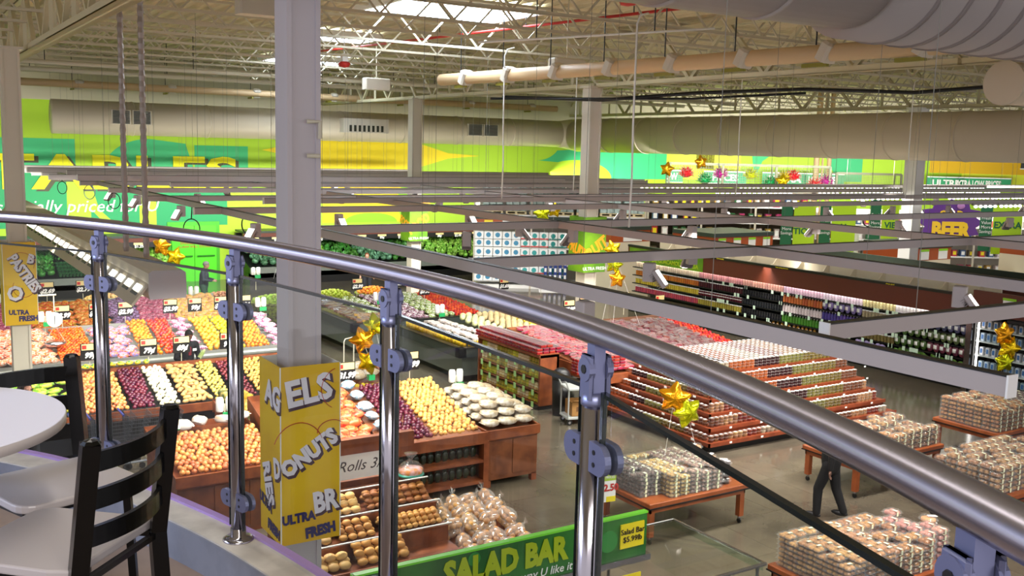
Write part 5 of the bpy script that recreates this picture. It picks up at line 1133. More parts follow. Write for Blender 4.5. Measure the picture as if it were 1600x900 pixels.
pile(lemn, 'banana', 'yellow fruit in the right tilted crate', 'fruit', 'yellow fruit in the right crate', 7.58, 8.25, 17.0, .82, 17.6, 1.05, .05); pile(ptb, 'white_bag', 'white bag lying on the right tilted crate', 'bag', 'white bags on the right crate', 7.58, 8.25, 17.6, 1.1, 18.3, 1.35, .14, flat=True)
# ================================================================== refrigerated wall case (right)
maroon = mat('case_fascia_maroon', '5c2614', .5); ivory = mat('case_ivory', 'ddd2b8', .5)
t = thing('refrigerated_case', 'long black refrigerated case of juices and salads with a maroon fascia', 'refrigerated case', (22.8,14.7,0)); CL = 13.3
MB().box(0,0,0,1.4,CL,.42).build('base', black, t); MB().box(1.0,0,.42,1.4,CL,2.2).build('back_panel', black, t); MB().box(-.12,0,1.86,.0,CL,2.36).box(-.0,-.04,1.9,1.4,0,2.36).build('fascia', maroon, t)
MB().box(-.14,0,2.36,-.02,CL,2.43).build('fascia_trim', mat('trim_dark_green', '14180e', .4), t)
MB().box(0,0,2.14,1.4,CL,2.2).box(1.36,0,2.2,1.42,CL,2.62).build('roof', ivory, t)
for k in range(13): MB().prism([(0,2.2),(1.36,2.2),(1.36,2.6),(1.1,2.3)], 'y', .5+k*1.0, .53+k*1.0).build('roof_divider', ivory, t)
for z in (.42, .74, 1.04, 1.33, 1.62): MB().box(.12 if z > .5 else 0,0,z-.03,1.0,CL,z).build('shelf', black, t)
MB().box(.1,.05,1.83,.18,CL-.05,1.86).build('light_tube', mat('tube_light', 'fff6f2', .5, emit=6), t)
MB().box(-.13,9.4,1.86,-.121,CL-.1,2.34).build('banner', sgn, t); text('FRESH CUT FRUIT AND\nHOMEMADE GUACAMOLE & SALSA', .2, limeT, (-.135,11.2,2.1), LEFT, t, 'banner_lettering', bold=.004)
for y, s in ((2.2,'always good'),(6.0,'fresh tasting moments'),(8.6,'fresh everyday')): text(s, .055, yellowp, (-.15,y,2.395), LEFT, t, 'trim_lettering')
tg = mat('tag_green_white', 'cfe8cf', .5)
for k in range(95):
    z = random.choice((.70,1.0,1.29,1.58)); y = random.uniform(.3, CL*.72); MB().box(.095,y,z-.05,.105,y+.085,z+.06).build('price_tag', tg, t)
# near-end post, glass door freezer
t = thing('glass_door_freezer', 'black framed glass door cooler at the right edge of the picture', 'cooler', (22.7,10.4,0)); 
MB().box(0,0,0,1.3,4.1,.25).box(0,0,2.0,1.3,4.1,2.1).box(.9,0,.25,1.3,4.1,2.0).build('cabinet', black, t); MB().box(-.03,0,1.98,0,4.1,2.5).box(-.03,0,2.5,.06,4.1,2.56).build('fascia', maroon, t)
MB().box(-.06,4.05,0,.1,4.2,2.1).build('end_post', chrome, t)
for k in range(5):
    f = MB().box(-.05,.05+k*.8,.28,0,.11+k*.8,1.95).box(-.05,.76+k*.8,.28,0,.82+k*.8,1.95).box(-.05,.05+k*.8,.28,0,.82+k*.8,.34).box(-.05,.05+k*.8,1.88,0,.82+k*.8,1.95).build('door', black, t)
    MB().box(-.03,.11+k*.8,.34,-.025,.76+k*.8,1.88).build('pane', glass, f)
for z in (.6,.95,1.3,1.62): MB().box(.05,.05,z-.02,.9,4.05,z).build('shelf', mat('shelf_white', 'd8dcdc', .4), t)
MB().box(.02,.1,.3,.05,.14,1.9).box(.02,3.9,.3,.05,3.94,1.9).build('door_light', mat('tube_light', 'fff6f2'), t)
price = thing('price_card', 'white price card reading 2.99 on the maroon fascia at the right edge', 'price sign', (22.66,13.55,2.28), -PI/2); MB().box(-.16,-.006,-.17,.16,.006,.17).build('card', white, price); MB().box(-.17,-.008,.13,.17,0,.19).build('header', limed, price); text('2.99', .13, black, (0,-.01,.0), FRONT, price)
ib = {}
def item(kind, c, lid=None, alt=None):
    key = (kind, c)
    if key in ib: return ib[key]
    m_ = mat('pk_'+c, c, .35, vary=.2, noise=.3, nscale=30); b = MB(); l2 = lid or white
    if kind == 'bottle': b.lathe((0,0,0), [(.035,0),(.037,.02),(.037,.13),(.015,.17)], 8).mat(1).lathe((0,0,.17), [(.016,0),(.016,.025)], 6)
    elif kind == 'jar': b.lathe((0,0,0), [(.04,0),(.042,.13)], 8).mat(1).lathe((0,0,.13), [(.043,0),(.043,.02)], 8)
    elif kind == 'cup': b.lathe((0,0,0), [(.035,0),(.045,.07)], 8).mat(1).lathe((0,0,.07), [(.047,0),(.047,.012)], 8)
    elif kind == 'bag': b.ball((0,0,.11), .05, .085, .115, 8, 6, None, lambda p: Vector((p.x*(1-.3*abs(p.z)/.115), p.y, p.z))).mat(1).box(-.052,-.04,.07,-.048,.04,.15)
    elif kind == 'carton': b.rbox((0,0,.1), .09, .09, .2).mat(1).box(-.047,-.03,.05,-.0455,.03,.16)
    me = b.mesh(kind, [m_, l2], kind == 'bag'); ib[key] = me; return me
segs = [  # y range (from the far end to the near end), then (kind, colour, words) from the bottom shelf to the top
 (24.6,27.9,[('jar','b8485a','pink jar'),('jar','c9b03a','yellow-green jar'),('jar','d07a2a','orange jar'),('jar','cfc23a','yellow jar'),('jar','e6d6b8','cream jar'),]),
 (22.6,24.6,[('jar','a89a3a','olive jar'),('cup','5c1f28','maroon cup'),('jar','4a1a22','dark red jar'),('jar','5c1f28','maroon jar'),('jar','e2a0a0','pink jar')]),
 (20.9,22.6,[('cup','1c1c22','black cup'),('cup','20242a','black-lidded cup'),('cup','1c1c22','black tub'),('cup','2a2a30','dark tub'),('bottle','e6b0a0','peach bottle')]),
 (19.4,20.9,[('bottle','4a8a2c','green bottle'),('bottle','e8d8d8','pale bottle'),('bottle','c86a3a','orange bottle'),('bottle','d24a3a','red bottle'),('bottle','f0d0e0','light pink bottle')]),
 (18.0,19.4,[('jar','7a3a2a','red-brown jar'),('bottle','5c4a9a','purple bottle'),('bag','8a7ab0','lilac bag'),('bag','3a6ac0','blue bag'),('bottle','f2e2ee','white-pink bottle')]),
 (16.9,18.0,[('jar','7a6a3a','dull olive jar'),('jar','8a8a5a','khaki jar'),('jar','a89a7a','beige jar'),('jar','b0a878','sand jar'),('bottle','e6dca0','pale yellow bottle')]),
 (15.9,16.9,[('bag','4a6a2c','green salad bag'),('bag','5a7a3c','leafy salad bag'),('bag','a86a7a','pink salad bag'),('bag','6a7a5a','grey-green bag'),('carton','e8e2e2','white carton')]),
 (14.8,15.9,[('bag','7a3a4a','red salad bag'),('bag','6a7a4a','mixed salad bag'),('bag','5a5a7a','violet salad bag'),('bag','4f7a34','bright green salad bag'),('bag','a8b05a','yellow-green bag')])]
shz = [.745, 1.045, 1.335, 1.625]
for y0, y1, kinds in segs:
    for k, z in enumerate(shz):
        kd, c, wd = kinds[k] if k < 3 else kinds[4]
        if k == 2: kd, c, wd = kinds[2]
        p_ = .18 if kd == 'bag' else .105; n = int((y1-y0)/p_)
        if z == 1.625: kd = 'bottle' if kd == 'jar' else kd
        me = item(kd, c, mat('lid_dark', '22221e', .4) if c.startswith(('1','2')) else None)
        lab = '%s on %s shelf of the long refrigerated case' % (wd, ['the lowest', 'the second', 'the third', 'the top'][k])
        for i in range(n):
            tag(put('shelf_'+kd, me, None, (23.02, y0+(i+.5)*(y1-y0)/n, z), (0,0,0), (1.25,1.2,1.3 if kd != 'cup' else 1.1)), lab, kd, lab)
            if kd == 'cup': tag(put('shelf_'+kd, me, None, (23.02, y0+(i+.5)*(y1-y0)/n, z+.085), (0,0,0)), lab, kd, lab)
bulk = [('salad bag','bag','5f8a34',14.8,17.2),('purple and white bag','bag','b8a8d8',17.2,18.2),('red pepper pack','cup','c03a2a',18.2,19.6),('orange and yellow bottle','bottle','e0a03a',19.6,21.4),('blue and peach pack','cup','d09a8a',21.4,23.0),('pink meat pack','cup','d88a8a',23.0,25.6),('green and red pack','cup','8a9a4a',25.6,27.9)]
for wd, kd, c, y0, y1 in bulk:
    me = item(kd, c)
    n = int((y1-y0)/.16)
    for i in range(n):
        for j in (0, 1): tag(put('well_'+kd, me, None, (22.93+j*.16, y0+(i+.5)*.16, .43+j*.06), (random.uniform(-.2,.2),random.uniform(-.9,-.4) if kd == 'bag' else 0,random.uniform(-.4,.4)), 1.1), '%s in the bottom well of the long refrigerated case' % wd, kd, wd+'s in the bottom well')
for z, c in ((.6,'c8d8e8'),(.95,'e8e8f0'),(1.3,'b8c8d8'),(1.62,'d8d0d0'),(.27,'a8c0d0')):
    me = item('carton', c, mat('print_blue', '3a6aa8', .5))
    for i in range(24): tag(put('frozen_carton', me, None, (22.9, 10.6+i*.16, z+.002)), 'pale carton on a shelf of the glass door cooler, behind the star balloons', 'carton', 'cartons in the glass door cooler')
# second case, sign box with price cards and other case tops behind
t = thing('case_row', 'dark-topped refrigerated case running parallel behind the long case', 'refrigerated case', (26.4,12,0)); MB().box(0,0,0,1.6,12.5,2.1).box(.1,0,2.1,1.5,12.5,2.14).build('body', ivory, t); MB().box(-.08,0,2.3,0,12.5,2.5).box(1.6,0,2.2,1.7,12.5,2.5).build('top_edge', mat('dark_green_trim', '2a3830', .4), t); MB().box(-.06,0,1.5,0,12.5,2.3).build('fascia', maroon, t)
orw = mat('sign_rust', 'a84c1c', .5)
def card_sign(x, y, z, w_, n, lab, d=2.2):
    t = thing('price_header', lab, 'sign', (x, y, z), 0); MB().box(0,0,-.45,w_,d,.0).build('header_box', orw, t); MB().box(-.03,-.03,0,w_+.03,d,.14).build('black_cap', mat('dark_green_trim', '2a3830'), t); MB().box(0,0,-z,w_,d,-.45).build('case_body', ivory, t)
    for i in range(n): MB().box((i+.3)*w_/n,-.02,-.42,(i+.78)*w_/n,-.005,-.04).build('white_card', white, t); MB().box((i+.3)*w_/n,-.025,-.12,(i+.78)*w_/n,-.02,-.04).build('lime_header', limed, t)
card_sign(25.2, 26.3, 2.75, 3.0, 4, 'rust coloured case header with four white price cards')
card_sign(23.3, 29.8, 2.75, 1.9, 1, 'rust coloured header left of the four-card one')
card_sign(35.5, 19.6, 2.75, 2.6, 2, 'rust coloured header at the right, under the BEER sign')
card_sign(31.5, 22.6, 2.5, 2.2, 2, 'rust coloured header between the white columns')
# angled far zone ------------------------------------------------------------
f0 = Vector((math.sin(YAW), math.cos(YAW), 0)); rr0 = Vector((math.cos(YAW), -math.sin(YAW), 0))
def ang(s, D, z=0): return f0*D+rr0*s+Vector((0,0,z))
def shelf_unit(s0, s1, D, h, levels, lab, depth=.9, post=cream, back=None, name='shelving_unit'):
    t = thing(name, lab, 'shelving', ang(s0, D), FA); w_ = s1-s0
    MB().box(0,0,0,w_,depth,.14).build('base', white, t)
    for z in levels: MB().box(0,0,z-.05,w_,depth,z).build('shelf', white, t)
    for i in range(int(w_/2)+1): x = i*w_/int(w_/2 if w_ > 2 else 1); MB().box(x-.04,-.02,0,x+.04,.04,h).box(x-.04,depth-.04,0,x+.04,depth,h).build('upright', post, t)
    if back: MB().box(0,depth-.03,0,w_,depth,h).build('back', back, t)
    return t
t = shelf_unit(-1.6, 5.4, 41, 4.6, (.3, 1.0, 1.7, 3.05), 'tall shelving of paper goods in the middle far distance', 1.0, back=mat('shelf_back', 'b8b4a8', .6))
MB().box(0,-.1,2.55,7,0,2.85).build('red_fascia', orw, t); MB().box(0,-.12,2.85,7,.02,3.0).build('black_cap', mat('dark_green_trim', '2a3830'), t)
for i in range(9): MB().box(.4+i*.75,-.12,2.6,.75+i*.75,-.1,2.82).build('white_card', yellowp if i % 3 == 0 else white, t)
def towel(c1_, c2_, nm): b = MB().rbox((0,0,.16), .36, .3, .3, None, .02); b.mat(1).tube([(-.0,-.152,.17),(0,-.156,.17)], .10, 12).mat(2).box(-.18,-.154,.02,.18,-.151,.07); return b.mesh(nm, [mat('tw_white', 'eef0f0', .4), mat('tw_'+c1_, c1_, .5), mat('tw_'+c2_, c2_, .5)])
tws = [(towel('3f8ab0','e8f0f4','towel'), 0, 5, 'white paper towel pack with a blue oval'), (towel('3aa0a0','c8403a','towel'), 5, 8, 'white tissue pack with teal and red print'), (towel('128a84','0f7a70','towel'), 8, 10, 'teal printed tissue pack'), (towel('c03028','c03028','towel'), 13, 16, 'red and white pack'), (towel('7a9a3a','d0a02a','towel'), 16, 18, 'green and yellow pack')]
for me, a, b_, lab in tws:
    for i in range(a, b_):
        for k in range(6): p = ang(-1.4+i*.38, 41.05, .3+k*.32+(.08 if k > 1 else 0)+(.06 if k > 3 else 0)); tag(put('paper_pack', me, None, p, (0,0,FA)), lab+' on the tall far shelving', 'paper goods', lab+'s')
blb = item('carton', '1f3a8a')
for i in range(5):
    for k in range(4): p = ang(1.35+i*.2, 40.6, .15+k*.28); tag(put('blue_box', blb, None, p, (0,0,FA+PI/2), (2,1.4,1.4)), 'dark blue box stacked at the foot of the far paper goods', 'box', 'dark blue boxes')
ylb = item('carton', 'e0a82a', redm)
for i in range(7):
    for k in range(6): p = ang(3.0+i*.3, 40.2, .02+k*.29); tag(put('yellow_box', ylb if k < 3 else item('carton', 'eee6e0', redm), None, p, (0,0,FA+PI/2), (2.4,1.5,1.4)), '%s box stacked right of the FRUIT-sign column' % ('yellow and orange' if k < 3 else 'white and red'), 'box', '%s boxes right of the column' % ('yellow' if k < 3 else 'white'))
t = thing('floor_stack_riser', 'low white ledge under the stacked boxes', 'ledge', ang(1.1, 40.0), FA); MB().box(0,0,0,4.2,.8,.02).build('ledge', white, t)
pw = mat('pallet_wrap', 'b8d0cc', .25, vary=.15, noise=.3, nscale=8)
for i in range(7):
    p = ang(-1.3+i*.97, 41.1, 3.06); t = thing('wrapped_pallet', 'plastic-wrapped pallet of goods on top of the far shelving, number %s' % ['one','two','three','four','five','six','seven'][i], 'pallet', p, FA, 'wrapped pallets')
    MB().box(0,0,0,.85,.8,.03).box(0,0,.03,.08,.8,.1).box(.38,0,.03,.47,.8,.1).box(.77,0,.03,.85,.8,.1).box(0,0,.1,.85,.8,.13).build('pallet', mat('pallet_wood', 'd6c49a', .7), t)
    b = MB()
    for k in range(4):
        for j in range(3): b.rbox((.14+j*.285,.4,.26+k*.26), .27, .74, .24, None, .03)
    b.build('wrapped_load', pw, t)
colsx = ['c03a4a','e0d0d0','b83a6a','d8d0c0','7a6a5a','c8a04a','4a6a9a','3a7a4a']
def rackfill(s0, s1, D, zs, seed, lab, h=.26, w_=.3):
    q = random.Random(seed)
    for zi, z in enumerate(zs):
        s = s0+.1
        while s < s1-.2:
            c = q.choice(colsx); me = item('carton', c, white if q.random() < .6 else yellowp); sc = q.uniform(.9,1.5)
            tag(put('stock_box', me, None, ang(s+.15, D+.3, z), (0,0,FA+PI/2), (2.6,2.6*sc*.8,h/.2)), '%s box %s' % ({'c03a4a':'red','e0d0d0':'pale','b83a6a':'magenta','d8d0c0':'cream','7a6a5a':'brown','c8a04a':'tan','4a6a9a':'blue','3a7a4a':'green'}[c], lab), 'box', 'boxes %s %s' % (lab, c)); s += .34*sc
dk = mat('rack_dark_back', '4a3c2c', .7)
shelf_unit(5.9, 13.0, 44, 3.9, (1.2, 2.1, 2.75, 3.45), 'storage rack of boxes below the wire cages', .9, back=dk); rackfill(6.0, 12.9, 44, (1.2, 2.1, 2.75, 3.45), 5, 'on the storage rack below the wire cages', .4)
shelf_unit(13.2, 26, 47, 3.3, (.5, 1.2, 1.9, 2.6), 'long white shelving behind the white column at the right', .7, back=mat('shelf_back', 'b8b4a8')); rackfill(13.3, 25.9, 47, (.5, 1.2, 1.9, 2.6), 9, 'on the long white shelving at the right', .3)
for i, (s0, s1, D, z) in enumerate(((15.2,22.5,36,1.6),(17.0,24.0,33,1.35),(12.2,17,39,1.7))):
    t = shelf_unit(s0, s1, D, z+.1, (.5, 1.0, z), 'low white shelving row in the right distance, %s' % ['farther','nearer','left'][i], .9, back=ivory); rackfill(s0, s1, D-.25, (.5, 1.0), 20+i, 'on the low white shelving, %s row' % ['farther','nearer','left'][i], .3)
    MB().box(1.5,-.04,z-.02,3.2,-.0,z+.12).build('green_strip', mat('banner_green', '2f9a66'), t)
t = thing('cardboard_tray', 'long tan cardboard box lying on top of the right-hand shelving', 'box', ang(17.2, 33.2, 1.46), FA); MB().box(0,0,0,1.1,.6,.24).build('box', mat('tan_cardboard', 'c9a878', .7), t); MB().box(0,.28,.24,1.1,.32,.243).build('tape', mat('print_brown', '6a4520'), t)
# vertical lime banners, BEER sign
lb2 = mat('banner_lime', 'b4de22', .5); gb = mat('banner_dark_green', '1f6a44', .5)
for i, (px, D, w_, h, z, s1_, s2_) in enumerate(((1258,40,.85,2.1,1.75,'SELEC\nTION','LOW'),(1320,42,1.0,2.2,1.6,'U','LOW PRICES'),(1393,42,.7,2.0,2.0,'MO\nVIE',''),(1578,38,1.1,2.0,2.2,'EXTRA',''))):
    s = (px-800)/1575*D; t = thing('vertical_banner', 'lime and dark green vertical banner reading %s in the right distance' % s1_.replace('\n', '').strip(), 'banner', ang(s, D, z), FA)
    MB().box(-w_/2,-.01,0,w_/2,.01,h).build('lime_panel', lb2, t); MB().box(-w_/2-.5,-.012,.1,-w_/2-.05,.012,h).build('green_panel', gb, t); text(s1_, .34, gb, (0,-.02,h*.55), FRONT, t, bold=.01)
    if s2_: text(s2_, .2, white, (0,-.02,h*.12), FRONT, t)
    text('Fresh\nValue\nMore\nSavings', .17, white, (-w_/2-.27,-.02,h*.55), FRONT, t); MB().tube([(0,0,h),(0,0,8.8-z)], .006, 4).build('hanging_wire', steel, t)
D = 40; s = (1488-800)/1575*D; t = thing('beer_sign', 'purple starburst BEER sign with yellow letters at the right', 'sign', ang(s, D, 2.95), FA)
pts = []
for i in range(24): a = 2*PI*i/24; r_ = 1.0 if i % 2 else 1.28; pts.append((r_*1.05*math.cos(a), r_*.75*math.sin(a)+.3))
MB().prism(pts, 'y', -.03, .03).build('burst_panel', mat('sign_purple', '6a3a9a', .5), t); text('BEER', .85, mat('beer_yellow', 'ffd23a', .5), (0,-.05,-.05), FRONT, t, sx=.82, bold=.05); text('COLD', .34, mat('beer_yellow', 'ffd23a'), (0,-.05,.62), FRONT, t, bold=.02)
MB().ball((.35,-.05,.95), .16, .03, .12).build('lilac_spot', mat('sign_lilac', 'c88ad8', .5), t); MB().tube([(-.6,0,1),(-.6,0,5.8)], .006, 4).tube([(.6,0,1),(.6,0,5.8)], .006, 4).build('hanging_wire', steel, t)
# wire cages with spiky bows
wm = mat('cage_wire', '8a8a70', .4, .3)
def cage(s0, s1, D, z0, z1, lab, step=.075):
    t = thing('wire_cage', lab, 'wire cage', ang(s0, D, z0), FA); w_ = s1-s0; h = z1-z0; b = MB(); x = 0
    while x <= w_: b.box(x-.006,-.006,0,x+.006,.006,h); x += step
    z = 0
    while z <= h: b.box(0,-.006,z-.006,w_,.006,z+.006); z += step
    b.box(0,.0,h-.004,w_,.7,h+.004)if 0 else None
    b.build('wire_front', wm, t); f = MB(); n = max(1, round(w_/2.4))
    for i in range(n+1): x = w_*i/n; f.box(x-.05,-.04,0,x+.05,.04,h).box(x-.03,.75,0,x+.03,.8,h)
    f.box(0,-.04,h-.06,w_,.04,h+.04).box(0,.74,h-.06,w_,.8,h).build('frame', wm, t)
    MB().box(0,-.02,-.06,w_,.8,0).build('floor', ivory, t)
cage(6.9, 14.1, 45, 4.1, 5.28, 'long wire cage of coloured bows high in front of the far wall', .11); cage(14.4, 17.3, 45, 3.95, 5.02, 'grey wire mesh cage right of the pipe cluster')
for k, (s, z, c, nm) in enumerate(((7.7,4.62,'d8202a','red'),(8.55,4.35,'109a50','green'),(9.25,4.62,'b8208a','magenta'),(10.6,4.62,'b8c01a','yellow-green'),(11.5,4.3,'109a50','second green'),(12.5,4.6,'d8202a','second red'),(13.5,4.25,'e0303a','low red'),(14.0,4.4,'b8208a','second magenta'),(12.1,4.55,'d8c01a','gold'))):
    b = MB().ball((0,0,0), .22, .22, .16, 12, 8)
    for i in range(40):
        a = i*2.4; ph = math.acos(1-1.3*(i+.5)/40); d_ = Vector((math.sin(ph)*math.cos(a), math.sin(ph)*math.sin(a), math.cos(ph))); b.tube([d_*.15, d_*.36], [.04,.004], 4)
    o = b.build('gift_bow', mat('bow_'+c, c, .3)); o.location = ang(s, 45.2, z+.2); o.scale = (1.15,1.15,1.15); tag(o, '%s spiky bow inside the wire cage' % nm, 'bow')
for s, D, z, w_, me in ((6.75,44.7,5.0,'orange star balloon tied at the left corner of the wire cage',gold),(11.9,44.6,4.6,'gold star balloon among the bows of the wire cage',yel),(8.3,45,5.35,'small orange star balloon above the wire cage',gold)):
    p = ang(s, D, z); balloon(me, p.x, p.y, p.z, w_, None, 1.3)
# bicycle
D = 43; t = thing('bicycle', 'small red bicycle displayed high among the banners', 'bicycle', ang((1375-800)/1575*D, D, 3.05), FA); bk_ = mat('bike_red', 'c8281c', .3)
for s in (-1, 1): MB().tube([(s*.42+.26*math.cos(2*PI*i/24),0,.26*math.sin(2*PI*i/24)) for i in range(25)], .03, 6, False).tube([(s*.42-.25,0,0),(s*.42+.25,0,0)], .005).tube([(s*.42,0,-.25),(s*.42,0,.25)], .005).build('wheel', rubber, t)
MB().tube([(-.42,0,0),(-.1,0,.42),(.32,0,.40),(0,0,0),(-.1,0,.42)], .022).tube([(-.42,0,0),(0,0,0)], .02).tube([(.42,0,0),(.30,0,.5),(.22,0,.55)], .02).build('frame', bk_, t); MB().box(-.2,-.04,.46,-.0,.04,.5).build('saddle', black, t); MB().tube([(.22,-.18,.56),(.24,.18,.56)], .015).build('handlebar', black, t)
t = thing('rack_beam', 'white rack platform carrying the red bicycle', 'shelving', ang((1375-800)/1575*D-.9, D-.1), FA); MB().box(0,0,2.7,1.9,.5,2.77).box(0,0,0,.07,.5,2.7).box(1.83,0,0,1.9,.5,2.7).build('platform', white, t)

# ================================================================== produce wall under the mural
def wall_case(x0, x1, yf, lab, signs):
    t = thing('produce_wall_case', lab, 'produce display', (x0, yf, 0)); w_ = x1-x0
    MB().box(0,.1,0,w_,2.2,.5).build('base', black, t); MB().box(0,0,.5,w_,.12,.74).box(0,.1,.3,w_,.25,.52).build('bumper', greym, t); MB().prism([(.1,.5),(2.1,.5),(2.1,1.45),(1.1,1.05),(.1,.72)], 'x', 0, w_).build('sloped_bed', black, t)
    MB().box(0,1.9,1.4,w_,2.1,2.0).build('back', black, t); MB().box(-.02,.8,1.86,w_,1.0,2.1).build('canopy', maroon, t); MB().box(-.02,.76,2.06,w_,1.95,2.14).build('canopy_top', mat('dark_green_trim', '2a3830'), t); MB().box(0,.78,1.7,w_,.82,1.9).build('sign_rail', black, t)
    n = int(w_/.95)
    for i in range(n):
        MB().box(.2+i*.95,.76,1.80,.6+i*.95,.78,1.88).build('tan_header', tan, t)
        text(signs[i % len(signs)], .15, white, (.4+i*.95,.77,1.74), FRONT, t, 'price', bold=.004)
wall_case(3.0, 9.3, 38.3, 'produce wall case left of the green door', ('$1.29','$1.29','99¢','$1.49'))
wall_case(12.4, 26.0, 39.1, 'long produce wall case of leafy greens right of the green door', ('$2.49','99¢','$1.79','79¢','88¢'))
def leafy(nm, c, alt):
    r_ = random.Random(len(nm)); b = MB(); b.ball((0,0,0), .13, .13, .10, 9, 6, None, lambda p: p*(1+.22*math.sin(p.x*47+1)*math.sin(p.y*53)*math.cos(p.z*41)))
    for i in range(14): a = i*2.4; d_ = Vector((math.cos(a)*.13, math.sin(a)*.13, .03+.06*(i % 3))); e = Vector((-math.sin(a), math.cos(a), 0))*.05; b.add([d_*.6, d_+e+Vector((0,0,.02)), d_*1.35+Vector((0,0,.03)), d_-e+Vector((0,0,.02))], [(0,1,2,3)])
    return b.mesh(nm, mat(nm, c, .5, vary=.3, alt=alt, nscale=14), True)
lf = [('dark green bunch', leafy('leaf_dark', '2f6a24', '4a8a34')), ('bright green lettuce', leafy('leaf_bright', '6fae34', 'a0cc5a')), ('blue-green kale bunch', leafy('leaf_kale', '3a6a4a', '6a9a78')), ('pale green cabbage', leafy('leaf_pale', 'a8c86a', 'd4e0a0'))]
packs_ = [('pink vegetable pack', item('cup', 'b06a78', mat('pack_pink', 'a8586a', .35))), ('dark green cucumber pack', item('cup', '2f5a34', mat('pack_green', '24502c', .35)))]
def greens(x0, x1, yf, k, lab):
    nm, me = lf[k]; pile(me, 'leafy_bunch', '%s on the produce wall %s' % (nm, lab), 'leafy greens', '%s %s' % (nm, lab), x0, x1, yf+.2, .78, yf+1.7, 1.45, .15, ry=.13)
greens(3.1, 5.2, 38.3, 0, 'left of the door'); 
for i in range(22):
    for j in range(4): nm, me = packs_[1 if i < 8 else 0]; tag(put('vegetable_pack', me, None, (5.3+i*.115, 38.45+j*.25, .80+j*.1), (.3,0,0), (1.4,1.6,1.6)), nm+' on the produce wall left of the door', 'vegetable pack', nm+'s left of the door')
greens(5.3, 7.9, 39.2, 0, 'in the upper row left of the door'); greens(7.95, 9.2, 38.3, 1, 'beside the green door')
for i, (x0, x1, k) in enumerate(((12.5,13.6,2),(13.6,14.6,3),(14.6,15.9,1),(15.9,17.3,0),(17.3,18.8,2),(18.8,20.2,0),(20.2,22.6,1),(22.6,24.2,1),(24.2,25.9,0))): greens(x0, x1, 39.1, k, 'section %s right of the door' % ['one','two','three','four','five','six','seven','eight','nine'][i])

